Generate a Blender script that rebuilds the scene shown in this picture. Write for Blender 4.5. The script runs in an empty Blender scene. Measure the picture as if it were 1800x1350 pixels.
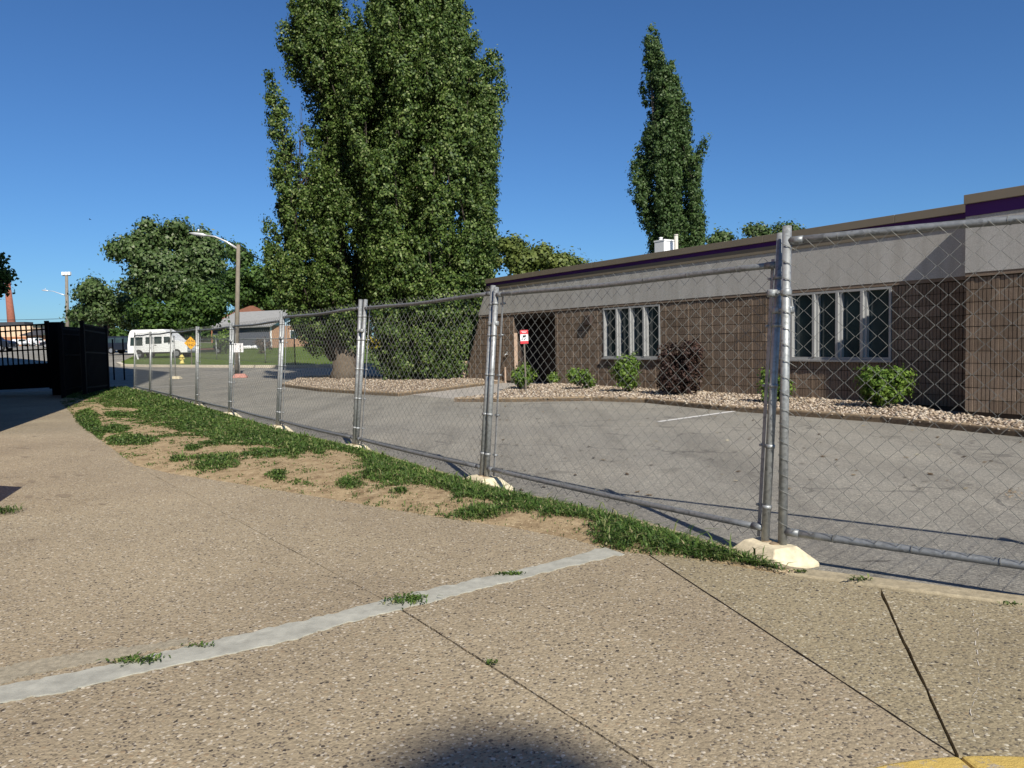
import bpy, math, random
import numpy as np
from mathutils import Matrix, Vector

random.seed(7)
rng = np.random.default_rng(7)
S = bpy.context.scene
COL = S.collection
R = math.radians

# ------------------------------------------------------------------ camera
F = 1350.0                      # focal length in pixels of the 1800 px wide photograph
EYE = 1.40
PITCH, ROLL = math.atan(73 / F), 0.02
fw = np.array([0, math.cos(PITCH), -math.sin(PITCH)])
up0 = np.array([0, math.sin(PITCH), math.cos(PITCH)])
ri0 = np.array([1.0, 0, 0])
RI = ri0 * math.cos(ROLL) - up0 * math.sin(ROLL)
UP = up0 * math.cos(ROLL) + ri0 * math.sin(ROLL)
CAM = np.array([0, 0, EYE])
cam = bpy.data.objects.new('camera', bpy.data.cameras.new('camera'))
COL.objects.link(cam)
cam.matrix_world = Matrix(((RI[0], UP[0], -fw[0], CAM[0]), (RI[1], UP[1], -fw[1], CAM[1]),
                           (RI[2], UP[2], -fw[2], CAM[2]), (0, 0, 0, 1)))
cam.data.sensor_width = 36
cam.data.lens = 36 * F / 1800
cam.data.clip_start = 0.05
cam.data.clip_end = 4000
S.camera = cam

# ------------------------------------------------------------------ light
SUN_AZ, SUN_EL = -19.6, 39.5    # azimuth the shadows fall towards (from +Y towards +X), sun elevation
w = bpy.data.worlds.new('World')
S.world = w
w.use_nodes = True
nt = w.node_tree
sky = nt.nodes.new('ShaderNodeTexSky')
sky.sky_type = 'NISHITA'
sky.sun_disc = False
sky.sun_elevation = R(SUN_EL)
sky.sun_rotation = R(SUN_AZ + 180)
sky.altitude = 200
sky.air_density = 1.0
sky.dust_density = 0.35
sky.ozone_density = 4.0
tint = nt.nodes.new('ShaderNodeMix')          # deep clear-air blue of the photograph
tint.data_type = 'RGBA'; tint.blend_type = 'MULTIPLY'; tint.inputs[0].default_value = 1
tint.inputs[7].default_value = (.58, .92, 1.28, 1)
nt.links.new(sky.outputs[0], tint.inputs[6])
nt.links.new(tint.outputs[2], nt.nodes['Background'].inputs[0])
nt.nodes['Background'].inputs[1].default_value = 0.060
sl = bpy.data.lights.new('sun', 'SUN')
sl.energy = 5.0
sl.angle = R(0.53)
sl.color = (1, 0.95, 0.87)
so = bpy.data.objects.new('sun', sl)
COL.objects.link(so)
sdir = Vector((math.sin(R(SUN_AZ)) * math.cos(R(SUN_EL)), math.cos(R(SUN_AZ)) * math.cos(R(SUN_EL)), -math.sin(R(SUN_EL))))
so.rotation_euler = sdir.to_track_quat('-Z', 'Y').to_euler()
so.location = (8, -20, 30)
S.view_settings.view_transform = 'Standard'
S.view_settings.look = 'None'
S.view_settings.exposure = 0.42
S.view_settings.gamma = 1
S.view_settings.use_curve_mapping = False

# ------------------------------------------------------------------ helpers
def zt(x, y):
    """height of the street level: flat near by, climbing gently beyond the crossing"""
    return 0.026 * min(max(y - 42.0, 0.0), 98.0)

def ray(u, v):
    return fw + RI * (u - 900) / F - UP * (v - 675) / F

def P(u, v, z=0.0):
    d = ray(u, v)
    return CAM + d * ((z - EYE) / d[2])

def G(u, v, dz=0.0):
    """point of the climbing ground seen at u, v"""
    d = ray(u, v); s = 2.0
    while s < 400:
        q = CAM + d * s
        if q[2] <= zt(q[0], q[1]) + dz: break
        s += 0.05 if s < 60 else 0.15
    return CAM + d * s

def D(u, v, y):
    d = ray(u, v)
    return CAM + d * (y / d[1])

def topx(q):
    q = np.asarray(q, float) - CAM
    f = q @ fw
    return 900 + F * (q @ RI) / f, 675 - F * (q @ UP) / f

def tag(o, label=None, cat=None, group=None, kind=None):
    if label: o['label'] = label
    if cat: o['category'] = cat
    if group: o['group'] = group
    if kind: o['kind'] = kind
    return o

def empty(name, loc=(0, 0, 0), rz=0.0, label=None, cat=None, group=None, mat=None):
    o = bpy.data.objects.new(name, None)
    o.empty_display_size = 0.2
    COL.objects.link(o)
    if mat is not None: o.matrix_world = mat
    else:
        o.location = loc
        o.rotation_euler = (0, 0, rz)
    return tag(o, label, cat, group)

def link(name, me, parent=None, mat=None):
    o = bpy.data.objects.new(name, me)
    COL.objects.link(o)
    if parent is not None: o.parent = parent
    if mat is not None and not me.materials: me.materials.append(mat)
    return o

def arr_mesh(name, v, f, smooth=False):
    """mesh from numpy arrays: v (n,3), f (m,3) or (m,4)"""
    v = np.ascontiguousarray(v, dtype=np.float32); f = np.ascontiguousarray(f, dtype=np.int32)
    me = bpy.data.meshes.new(name)
    k = f.shape[1]
    me.vertices.add(len(v)); me.vertices.foreach_set('co', v.ravel())
    me.loops.add(f.size); me.loops.foreach_set('vertex_index', f.ravel())
    me.polygons.add(len(f))
    me.polygons.foreach_set('loop_start', np.arange(0, f.size, k, dtype=np.int32))
    me.polygons.foreach_set('loop_total', np.full(len(f), k, dtype=np.int32))
    if smooth: me.polygons.foreach_set('use_smooth', np.ones(len(f), dtype=bool))
    me.update(calc_edges=True)
    return me

class MB:
    """collects shapes and links them as one mesh"""
    def __init__(s): s.v = []; s.f = []; s.sm = []
    def add(s, vs, fs, smooth=False):
        n = len(s.v)
        s.v += [tuple(map(float, p)) for p in vs]
        s.f += [tuple(i + n for i in f) for f in fs]
        s.sm += [smooth] * len(fs)
        return s
    def box(s, a, b, M=None):
        x0, y0, z0 = a; x1, y1, z1 = b
        vs = [(x0, y0, z0), (x1, y0, z0), (x1, y1, z0), (x0, y1, z0), (x0, y0, z1), (x1, y0, z1), (x1, y1, z1), (x0, y1, z1)]
        if M is not None: vs = [M @ Vector(p) for p in vs]
        return s.add(vs, [(0, 3, 2, 1), (4, 5, 6, 7), (0, 1, 5, 4), (1, 2, 6, 5), (2, 3, 7, 6), (3, 0, 4, 7)])
    def frustum(s, a, b, z0, c, d, z1, cut=None):
        """a..b rectangle at z0 to c..d rectangle at z1"""
        vs = [(a[0], a[1], z0), (b[0], a[1], z0), (b[0], b[1], z0), (a[0], b[1], z0),
              (c[0], c[1], z1), (d[0], c[1], z1), (d[0], d[1], z1), (c[0], d[1], z1)]
        return s.add(vs, [(0, 3, 2, 1), (4, 5, 6, 7), (0, 1, 5, 4), (1, 2, 6, 5), (2, 3, 7, 6), (3, 0, 4, 7)])
    def tube(s, pts, r, n=8, cap=True):
        pts = [np.asarray(p, float) for p in pts]
        rs = r if hasattr(r, '__len__') else [r] * len(pts)
        vs = []; ref = None
        for i, p in enumerate(pts):
            t = pts[min(i + 1, len(pts) - 1)] - pts[max(i - 1, 0)]
            t = t / (np.linalg.norm(t) + 1e-9)
            if ref is None:
                ref = np.cross(t, [0, 0, 1.0] if abs(t[2]) < .9 else [1.0, 0, 0])
            a = ref - t * (ref @ t); a /= (np.linalg.norm(a) + 1e-9); ref = a
            b = np.cross(t, a)
            for k in range(n):
                th = 2 * math.pi * k / n
                vs.append(p + (a * math.cos(th) + b * math.sin(th)) * rs[i])
        fs = []
        for i in range(len(pts) - 1):
            for k in range(n):
                k2 = (k + 1) % n
                fs.append((i * n + k, i * n + k2, (i + 1) * n + k2, (i + 1) * n + k))
        s.add(vs, fs, True)
        if cap:
            m = len(s.v) - len(vs)
            s.f.append(tuple(m + k for k in range(n))[::-1]); s.sm.append(False)
            s.f.append(tuple(m + (len(pts) - 1) * n + k for k in range(n))); s.sm.append(False)
        return s
    def prism(s, poly, axis_a, axis_b, axis_n, t, o=(0, 0, 0)):
        """extrude polygon (2D in axis_a, axis_b) by t along axis_n"""
        A, B, N, O = map(lambda q: np.asarray(q, float), (axis_a, axis_b, axis_n, o))
        lo = [O + A * p[0] + B * p[1] for p in poly]; hi = [q + N * t for q in lo]
        n = len(poly)
        return s.add(lo + hi, [tuple(range(n))[::-1], tuple(range(n, 2 * n))] +
                     [(i, (i + 1) % n, n + (i + 1) % n, n + i) for i in range(n)])
    def mesh(s, name):
        me = bpy.data.meshes.new(name)
        me.from_pydata(s.v, [], s.f)
        me.polygons.foreach_set('use_smooth', s.sm)
        me.update()
        return me
    def build(s, name, mat, parent=None, bevel=0.0):
        o = link(name, s.mesh(name), parent, mat)
        if bevel:
            b = o.modifiers.new('bevel', 'BEVEL'); b.width = bevel; b.segments = 2; b.limit_method = 'ANGLE'
        return o

# ------------------------------------------------------------------ materials
class NB:
    def __init__(s, name):
        s.m = bpy.data.materials.new(name); s.m.use_nodes = True
        s.t = s.m.node_tree; s.b = s.t.nodes['Principled BSDF']
        s.pos = s.t.nodes.new('ShaderNodeNewGeometry')
    def n(s, typ, **kw):
        nd = s.t.nodes.new(typ)
        for k, v in kw.items():
            if k in nd.inputs: nd.inputs[k].default_value = v
            else: setattr(nd, k, v)
        return nd
    def l(s, a, b): s.t.links.new(a, b)
    def noise(s, scale, detail=4, rough=.6, vec=None):
        nd = s.n('ShaderNodeTexNoise'); nd.inputs['Scale'].default_value = scale
        nd.inputs['Detail'].default_value = detail; nd.inputs['Roughness'].default_value = rough
        s.l(vec or s.pos.outputs['Position'], nd.inputs['Vector'])
        return nd.outputs['Fac']
    def ramp(s, fac, stops, const=False):
        nd = s.n('ShaderNodeValToRGB')
        cr = nd.color_ramp
        if const: cr.interpolation = 'CONSTANT'
        while len(cr.elements) < len(stops): cr.elements.new(0.5)
        for e, (p, c) in zip(cr.elements, stops):
            e.position = p
            e.color = (c[0], c[1], c[2], 1) if hasattr(c, '__len__') else (c, c, c, 1)
        s.l(fac, nd.inputs[0])
        return nd.outputs[0]
    def mix(s, fac, a, b, typ='MIX'):
        nd = s.n('ShaderNodeMix'); nd.data_type = 'RGBA'; nd.blend_type = typ
        for i, q in ((0, fac), (6, a), (7, b)):
            if hasattr(q, 'default_value') or hasattr(q, 'links'): s.l(q, nd.inputs[i])
            elif hasattr(q, '__len__'): nd.inputs[i].default_value = (q[0], q[1], q[2], 1)
            else: nd.inputs[i].default_value = q
        return nd.outputs[2]
    def math(s, op, a, b=0.0):
        nd = s.n('ShaderNodeMath'); nd.operation = op
        for i, q in ((0, a), (1, b)):
            if hasattr(q, 'links'): s.l(q, nd.inputs[i])
            else: nd.inputs[i].default_value = q
        return nd.outputs[0]
    def bump(s, h, strength=.4, dist=.01):
        nd = s.n('ShaderNodeBump'); nd.inputs['Strength'].default_value = strength; nd.inputs['Distance'].default_value = dist
        s.l(h, nd.inputs['Height']); s.l(nd.outputs[0], s.b.inputs['Normal'])
    def color(s, c): s.l(c, s.b.inputs['Base Color'])
    def setup(s, rough=.8, metal=0.0, spec=.3):
        s.b.inputs['Roughness'].default_value = rough; s.b.inputs['Metallic'].default_value = metal
        s.b.inputs['Specular IOR Level'].default_value = spec
        return s

def plain(name, c, rough=.7, metal=0.0, spec=.3, vary=.12, scale=6.0, bump=0.0):
    q = NB(name).setup(rough, metal, spec)
    n = q.noise(scale, 5, .65)
    lo = tuple(x * (1 - vary) for x in c); hi = tuple(min(1, x * (1 + vary)) for x in c)
    q.color(q.ramp(n, [(.3, lo), (.7, hi)]))
    if bump: q.bump(q.noise(scale * 8, 3), bump, .004)
    return q.m

def m_aggregate(name, base, dark, lite, tint):
    q = NB(name).setup(.82, 0, .25)
    v1 = q.n('ShaderNodeTexVoronoi'); v1.inputs['Scale'].default_value = 50
    v2 = q.n('ShaderNodeTexVoronoi'); v2.inputs['Scale'].default_value = 120
    warp = q.n('ShaderNodeVectorMath'); warp.operation = 'SCALE'; warp.inputs['Scale'].default_value = 1
    q.l(q.pos.outputs['Position'], warp.inputs[0])
    q.l(warp.outputs[0], v1.inputs['Vector']); q.l(warp.outputs[0], v2.inputs['Vector'])
    h1 = q.n('ShaderNodeSeparateColor'); q.l(v1.outputs['Color'], h1.inputs[0])
    h2 = q.n('ShaderNodeSeparateColor'); q.l(v2.outputs['Color'], h2.inputs[0])
    b = np.array(base)
    st = [(0, dark), (.07, b * .55), (.14, b * .8), (.35, b), (.6, b * 1.18), (.74, (b[0] * .95, b[1] * .87, b[2] * .82)), (.84, lite), (.94, b * 1.05)]
    c1 = q.ramp(h1.outputs[0], st, True)
    st2 = [(0, np.array(dark) * 2.0), (.08, b * .74), (.22, b * .96), (.6, b * 1.08), (.86, np.array(lite) * .80), (.92, b)]
    c2 = q.ramp(h2.outputs[1], st2, True)
    # pebbles of the large scale show where their core is close, finer ones between
    core = q.math('LESS_THAN', v1.outputs['Distance'], 0.40)
    pick = q.math('GREATER_THAN', h1.outputs[2], 0.62)
    c = q.mix(q.math('MULTIPLY', core, pick), c2, c1)
    big = q.ramp(q.noise(.55, 5, .6), [(.35, (.84, .82, .80)), (.65, (1.07, 1.06, 1.03))])
    c = q.mix(1.0, c, big, 'MULTIPLY')
    st = q.ramp(q.noise(3.1, 6, .7), [(.30, (.72, .7, .68)), (.42, (1, 1, 1))])
    c = q.mix(.55, c, st, 'MULTIPLY')
    c = q.mix(1.0, c, tint, 'MULTIPLY')
    q.color(c)
    hh = q.math('SUBTRACT', q.math('MULTIPLY', v1.outputs['Distance'], -1.0), q.math('MULTIPLY', v2.outputs['Distance'], .5))
    q.bump(hh, .55, .006)
    return q.m

def m_asphalt():
    q = NB('worn_asphalt').setup(.88, 0, .25)
    fine = q.ramp(q.noise(110, 4, .8), [(.3, (.115, .108, .091)), (.5, (.234, .220, .188)), (.7, (.395, .374, .322))])
    vs_ = q.n('ShaderNodeTexVoronoi'); vs_.inputs['Scale'].default_value = 75
    q.l(q.pos.outputs['Position'], vs_.inputs['Vector'])
    sc_ = q.n('ShaderNodeSeparateColor'); q.l(vs_.outputs['Color'], sc_.inputs[0])
    fine = q.mix(.75, fine, q.ramp(sc_.outputs[0], [(0, (.50, .49, .48)), (.18, (.9, .9, .9)), (.75, (1.05, 1.05, 1.04)), (.9, (1.5, 1.48, 1.42))]), 'MULTIPLY')
    big = q.ramp(q.noise(.35, 6, .65), [(.3, (.82, .82, .83)), (.7, (1.12, 1.1, 1.07))])
    c = q.mix(1, fine, big, 'MULTIPLY')
    # long tyre-way streaks and hairline cracks
    mp = q.n('ShaderNodeMapping'); q.l(q.pos.outputs['Position'], mp.inputs[0])
    mp.inputs['Rotation'].default_value = (0, 0, R(32)); mp.inputs['Scale'].default_value = (1, .12, 1)
    stk = q.ramp(q.noise(1.6, 5, .7, mp.outputs[0]), [(.36, (.78, .775, .765)), (.55, (1.04, 1.04, 1.03))])
    c = q.mix(.85, c, stk, 'MULTIPLY')
    nv = q.n('ShaderNodeTexNoise'); nv.inputs['Scale'].default_value = 2.2; nv.inputs['Detail'].default_value = 6
    q.l(q.pos.outputs['Position'], nv.inputs['Vector'])
    ad = q.n('ShaderNodeVectorMath'); ad.operation = 'MULTIPLY_ADD'
    q.l(nv.outputs['Color'], ad.inputs[0]); ad.inputs[1].default_value = (.7, .7, .7); q.l(q.pos.outputs['Position'], ad.inputs[2])
    vo = q.n('ShaderNodeTexVoronoi'); vo.feature = 'DISTANCE_TO_EDGE'; vo.inputs['Scale'].default_value = .38
    q.l(ad.outputs[0], vo.inputs['Vector'])
    gate = q.ramp(q.noise(.9, 3), [(.46, 0.0), (.54, 1.0)])
    crack = q.ramp(vo.outputs['Distance'], [(.0, 1.0), (.006, 1.0), (.011, 0.0)])
    c = q.mix(q.math('MULTIPLY', q.math('MULTIPLY', crack, gate), .5), c, (.05, .047, .043))
    mp2 = q.n('ShaderNodeMapping'); q.l(q.pos.outputs['Position'], mp2.inputs[0])
    mp2.inputs['Rotation'].default_value = (0, 0, R(-12)); mp2.inputs['Scale'].default_value = (.55, 3.2, 1)
    oil = q.ramp(q.noise(.8, 4, .6), [(.28, .62), (.36, 1.0)])
    c = q.mix(.8, c, oil, 'MULTIPLY')
    nick = q.ramp(q.noise(2.6, 2, .5, mp2.outputs[0]), [(.70, 0.0), (.725, 1.0)])
    c = q.mix(q.math('MULTIPLY', nick, .55), c, (.06, .056, .05))
    q.color(c)
    q.bump(q.noise(120, 4, .8), .8, .006)
    return q.m

def m_leaf(name, stops, trans=.25, rough=.55, sheen=.25):
    q = NB(name).setup(rough, 0, sheen)
    c = q.ramp(q.pos.outputs['Random Per Island'], stops)
    big = q.ramp(q.noise(.9, 3), [(.35, (.8, .84, .8)), (.65, (1.12, 1.1, 1.05))])
    c = q.mix(1, c, big, 'MULTIPLY')
    q.color(c)
    tr = q.n('ShaderNodeBsdfTranslucent'); q.l(c, tr.inputs['Color'])
    ms = q.n('ShaderNodeMixShader'); ms.inputs[0].default_value = trans
    out = q.t.nodes['Material Output']
    q.l(q.b.outputs[0], ms.inputs[1]); q.l(tr.outputs[0], ms.inputs[2]); q.l(ms.outputs[0], out.inputs['Surface'])
    return q.m

def m_galv(name, c, rough, metal):
    q = NB(name).setup(rough, metal, .4)
    v = q.n('ShaderNodeTexVoronoi'); v.inputs['Scale'].default_value = 55
    q.l(q.pos.outputs['Position'], v.inputs['Vector'])
    h = q.n('ShaderNodeSeparateColor'); q.l(v.outputs['Color'], h.inputs[0])
    n = q.noise(9, 6, .7)
    k = q.math('ADD', q.math('MULTIPLY', h.outputs[0], .35), q.math('MULTIPLY', n, .65))
    c = np.array(c)
    q.color(q.ramp(k, [(.25, c * .62), (.45, c * .95), (.7, c * 1.15)]))
    q.l(q.ramp(n, [(.3, rough + .12), (.7, rough - .08)]), q.b.inputs['Roughness'])
    return q.m

def m_block():
    q = NB('brown_block').setup(.9, 0, .2)
    oi = q.n('ShaderNodeObjectInfo')
    c = q.ramp(oi.outputs['Random'], [(0, (.168, .126, .091)), (.5, (.202, .153, .112)), (1, (.245, .188, .139))])
    n = q.ramp(q.noise(60, 4, .75), [(.3, (.66, .64, .62)), (.7, (1.24, 1.22, 1.2))])
    c = q.mix(1, c, n, 'MULTIPLY')
    st = q.ramp(q.noise(.8, 5, .7), [(.35, (.86, .85, .84)), (.6, (1.05, 1.05, 1.05))])
    q.color(q.mix(1, c, st, 'MULTIPLY'))
    q.bump(q.noise(90, 4, .8), .7, .006)
    return q.m

def m_stucco():
    q = NB('grey_stucco').setup(.92, 0, .2)
    n = q.ramp(q.noise(55, 3, .8), [(.3, (.33, .315, .28)), (.5, (.43, .41, .37)), (.72, (.54, .52, .475))])
    mp = q.n('ShaderNodeMapping'); q.l(q.pos.outputs['Position'], mp.inputs[0]); mp.inputs['Scale'].default_value = (2.2, 2.2, .25)
    st = q.ramp(q.noise(1.4, 5, .65, mp.outputs[0]), [(.30, (.83, .82, .80)), (.60, (1.03, 1.03, 1.03))])
    q.color(q.mix(1, n, st, 'MULTIPLY'))
    q.bump(q.noise(70, 3, .8), .5, .006)
    return q.m

def m_grassland(name, a, b):
    q = NB(name).setup(.95, 0, .1)
    n = q.ramp(q.noise(9, 6, .75), [(.3, a), (.7, b)])
    g = q.ramp(q.noise(.25, 4), [(.3, (.8, .85, .75)), (.7, (1.2, 1.1, 1.0))])
    q.color(q.mix(1, n, g, 'MULTIPLY'))
    q.bump(q.noise(40, 4), .8, .05)
    return q.m

def m_soil():
    q = NB('dry_soil').setup(.95, 0, .1)
    n = q.ramp(q.noise(7, 7, .7), [(.28, (.17, .115, .063)), (.46, (.34, .25, .142)), (.68, (.48, .37, .22))])
    v = q.ramp(q.noise(110, 4, .8), [(.3, (.72, .7, .68)), (.6, (1.08, 1.08, 1.08))])
    q.color(q.mix(1, n, v, 'MULTIPLY'))
    q.bump(q.noise(35, 6, .8), .9, .02)
    return q.m

def m_stone(name):
    q = NB(name).setup(.85, 0, .25)
    c = q.ramp(q.pos.outputs['Random Per Island'], [(0, (.12, .085, .058)), (.25, (.27, .205, .14)), (.55, (.42, .335, .24)), (.8, (.56, .485, .385)), (1, (.24, .175, .135))])
    q.color(q.mix(.6, c, q.ramp(q.noise(40, 3), [(.3, (.75, .75, .75)), (.7, (1.1, 1.1, 1.1))]), 'MULTIPLY'))
    return q.m

def m_worn_yellow():
    q = NB('worn_yellow_paint').setup(.8, 0, .25)
    p = q.ramp(q.noise(9, 5, .7), [(.3, (.42, .29, .075)), (.7, (.58, .42, .12))])
    c = q.ramp(q.noise(40, 4, .7), [(.3, (.22, .18, .12)), (.7, (.42, .35, .24))])
    chip = q.ramp(q.noise(16, 7, .75), [(.56, 0.0), (.60, 1.0)])
    q.color(q.mix(chip, p, c)); q.bump(q.noise(45, 5, .75), .8, .008)
    return q.m

def m_glass():
    q = NB('tinted_window_glass').setup(.06, 0, .6)
    n = q.ramp(q.noise(1.3, 3), [(.35, (.020, .032, .032)), (.65, (.036, .058, .056))])
    q.color(n)
    return q.m

def m_siding(name, c, sx):
    q = NB(name).setup(.75, 0, .2)
    wv = q.n('ShaderNodeTexWave'); wv.bands_direction = 'Z'; wv.wave_profile = 'SAW'; wv.inputs['Scale'].default_value = sx
    wv.inputs['Distortion'].default_value = .1
    q.l(q.pos.outputs['Position'], wv.inputs['Vector'])
    c = np.array(c)
    q.color(q.ramp(wv.outputs['Fac'], [(0, c * .8), (.25, c), (1, c * 1.05)]))
    return q.m

M = dict(
    slab=m_aggregate('exposed_aggregate', (.308, .252, .166), (.056, .046, .036), (.54, .48, .375), (1.0, 1.0, 1.0)),
    slab_grey=m_aggregate('exposed_aggregate_greyer', (.300, .246, .158), (.06, .05, .04), (.54, .48, .37), (.96, .98, .95)),
    mortar=plain('grey_patch_mortar', (.335, .326, .27), .9, vary=.22, scale=13, bump=.4),
    joint=plain('dark_joint_grit', (.030, .024, .017), .95, vary=.4, scale=20),
    kerb=plain('kerb_concrete', (.335, .28, .18), .9, vary=.3, scale=26, bump=.8),
    yellow=m_worn_yellow(),
    white_paint=plain('worn_white_paint', (.62, .60, .56), .8, vary=.2, scale=30),
    asphalt=m_asphalt(), soil=m_soil(),
    apron=plain('driveway_concrete', (.33, .30, .26), .9, vary=.18, scale=3, bump=.4),
    lawn=m_grassland('lawn_grass', (.055, .10, .020), (.15, .20, .05)),
    field=m_grassland('rough_field', (.05, .08, .025), (.12, .14, .06)),
    galv=m_galv('galvanised_pipe', (.31, .318, .308), .48, .5),
    rail=m_galv('galvanised_rail', (.215, .222, .22), .5, .5),
    wire=m_galv('galvanised_wire', (.155, .155, .14), .5, .2),
    block=m_block(), stucco=m_stucco(),
    mortar_dark=plain('dark_block_mortar', (.060, .043, .031), .95),
    cream=plain('cream_concrete', (.56, .485, .33), .9, vary=.28, scale=11, bump=.8),
    pink=plain('faded_red_concrete', (.42, .20, .16), .9, vary=.2, scale=10),
    tan_metal=plain('tan_coping_metal', (.185, .155, .112), .55, vary=.06, scale=2),
    purple=plain('purple_band', (.055, .012, .11), .5, vary=.06, scale=2),
    roof_flat=plain('flat_roof_membrane', (.25, .24, .22), .9),
    glass=m_glass(),
    alu=plain('pale_aluminium', (.38, .38, .365), .45, .3, .5, .06),
    door=plain('dark_brown_door', (.030, .021, .018), .5, vary=.1),
    trim_tan=plain('pale_tan_trim', (.40, .29, .21), .8),  # colour brightened to carry sunlight on the jamb and wall end
    gravel_bed=plain('gravel_bed_earth', (.25, .19, .135), .95, vary=.35, scale=28, bump=1),
    stone=m_stone('river_gravel'),
    edging=plain('brown_edging', (.25, .185, .115), .9, vary=.3, scale=12, bump=.6),
    poplar=m_leaf('poplar_leaves', [(0, (.022, .047, .009)), (.5, (.058, .100, .018)), (.82, (.115, .166, .036)), (1, (.22, .255, .105))], .14),
    poplar_far=m_leaf('far_poplar_leaves', [(0, (.026, .056, .014)), (.5, (.056, .100, .026)), (.85, (.092, .145, .042)), (1, (.16, .20, .10))]),
    maple=m_leaf('broad_leaves', [(0, (.038, .070, .020)), (.5, (.078, .125, .038)), (.85, (.125, .175, .064)), (1, (.25, .28, .18))]),
    dark_leaf=m_leaf('dark_leaves', [(0, (.026, .056, .012)), (.6, (.060, .110, .022)), (1, (.10, .165, .036))]),
    olive=m_leaf('olive_leaves', [(0, (.055, .080, .018)), (.6, (.115, .150, .034)), (1, (.18, .21, .06))]),
    shrub=m_leaf('shrub_leaves', [(0, (.045, .095, .014)), (.6, (.120, .195, .028)), (1, (.21, .29, .06))]),
    purple_leaf=m_leaf('purple_shrub_leaves', [(0, (.022, .013, .011)), (.6, (.052, .027, .023)), (1, (.105, .06, .045))]),
    dry_leaf=m_leaf('dry_twigs', [(0, (.14, .10, .07)), (1, (.27, .21, .16))]),
    weed=m_leaf('verge_weeds', [(0, (.035, .078, .014)), (.5, (.080, .140, .028)), (.82, (.13, .19, .045)), (.93, (.22, .24, .09)), (1, (.34, .29, .16))], .3),
    bark=plain('grey_brown_bark', (.12, .095, .07), .95, vary=.35, scale=9, bump=1),
    limb=plain('dark_limb_bark', (.055, .045, .034), .95, vary=.3, scale=9),
    wood_pole=plain('weathered_wood_pole', (.20, .175, .14), .95, vary=.2, scale=5),
    iron=plain('black_iron', (.006, .006, .007), .75, 0, .12, .1),
    white=plain('white_vehicle_paint', (.78, .78, .76), .35, 0, .5, .03),
    navy=plain('dark_vehicle_paint', (.012, .014, .022), .3, 0, .5, .05),
    rubber=plain('tyre_rubber', (.015, .015, .015), .9),
    hub=plain('wheel_hub', (.35, .35, .36), .4, .6),
    lampgrey=plain('brushed_lamp_arm', (.62, .63, .64), .4, .4),
    hydrant=plain('hydrant_yellow', (.68, .55, .16), .6),
    sign_yellow=plain('sign_amber', (.85, .42, .015), .5, vary=.04),
    sign_red=plain('sign_red', (.62, .045, .055), .5, vary=.05),
    sign_white=plain('sign_white', (.80, .78, .78), .5, vary=.03),
    sign_black=plain('sign_black', (.02, .02, .02), .6),
    post_grey=plain('sign_post_steel', (.16, .135, .11), .6, .4),
    brick_red=plain('chimney_brick', (.27, .10, .065), .95, vary=.2, scale=1.5),
    brick_orange=plain('orange_brick', (.36, .155, .075), .9, vary=.2, scale=4),
    brick_tan=plain('tan_brick', (.40, .235, .145), .9, vary=.14, scale=4),
    peach=plain('peach_factory_wall', (.68, .47, .31), .9, vary=.06, scale=.5),
    roof_brown=plain('brown_shingles', (.175, .075, .045), .95, vary=.15, scale=3),
    roof_grey=plain('grey_shingles', (.27, .265, .25), .95, vary=.12, scale=3),
    roof_dark=plain('dark_shingles', (.05, .05, .055), .95, vary=.15, scale=2),
    blue_siding=m_siding('slate_siding', (.10, .11, .135), 2.0),
    pale_blue=m_siding('pale_blue_siding', (.45, .60, .68), 2.0),
    cable=plain('black_cable', (.02, .02, .025), .7),
    beige_pipe=plain('beige_vent_pipe', (.52, .49, .42), .7),
    brick_caster=plain('caster_block_brick', (.26, .13, .09), .9, vary=.2, scale=2),
)

def sheet(name, rings, mat, kind='structure'):
    """strip mesh between successive point rows"""
    v = np.array([p for r_ in rings for p in r_], float); n = len(rings[0]); f = []
    for i in range(len(rings) - 1):
        for j in range(n - 1):
            f.append((i * n + j, i * n + j + 1, (i + 1) * n + j + 1, (i + 1) * n + j))
    o = link(name, arr_mesh(name, v, np.array(f)), None, mat)
    return tag(o, kind=kind)

def inpoly(x, y, poly):
    x = np.asarray(x); y = np.asarray(y); c = np.zeros(x.shape, bool); n = len(poly)
    for i in range(n):
        x0, y0 = poly[i][:2]; x1, y1 = poly[(i + 1) % n][:2]
        hit = ((y0 > y) != (y1 > y)) & (x < (x1 - x0) * (y - y0) / (y1 - y0 + 1e-12) + x0)
        c ^= hit
    return c

def densify(pts, step, jit=0.0, z=None):
    out = []
    for i in range(len(pts)):
        a = np.array(pts[i][:2], float); b = np.array(pts[(i + 1) % len(pts)][:2], float)
        n = max(1, int(np.linalg.norm(b - a) / step))
        nn = np.array([-(b - a)[1], (b - a)[0]]) / (np.linalg.norm(b - a) + 1e-9)
        for k in range(n):
            q = a + (b - a) * k / n
            if k: q = q + nn * random.gauss(0, jit)
            out.append((q[0], q[1]))
    return out

# ================================================================== the ground
ys = [-40, -10, 0, 10, 20, 30, 38, 40, 42, 44, 46, 50, 60, 80, 100, 120, 138, 140, 142, 200, 400, 1500]
xs = [-900, -300, -120, -60, -30, -10, 0, 10, 30, 60, 120, 300, 900]
sheet('ground', [[(x, y, zt(x, y) - .03) for x in xs] for y in ys], M['field'])
ys2 = [-30, -10, 0, 5, 10, 20, 30, 38, 40, 42, 44, 46, 50, 60, 70, 85, 100, 120, 138, 140, 142, 170]
xs2 = [-110, -70, -40, -25, -15, -8, -4, 0, 4, 8, 12, 25, 45]
tag(sheet('road', [[(x, y, zt(x, y)) for x in xs2] for y in ys2], M['asphalt']), label='worn grey asphalt of the parking lot and street beyond the fence')

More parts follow.
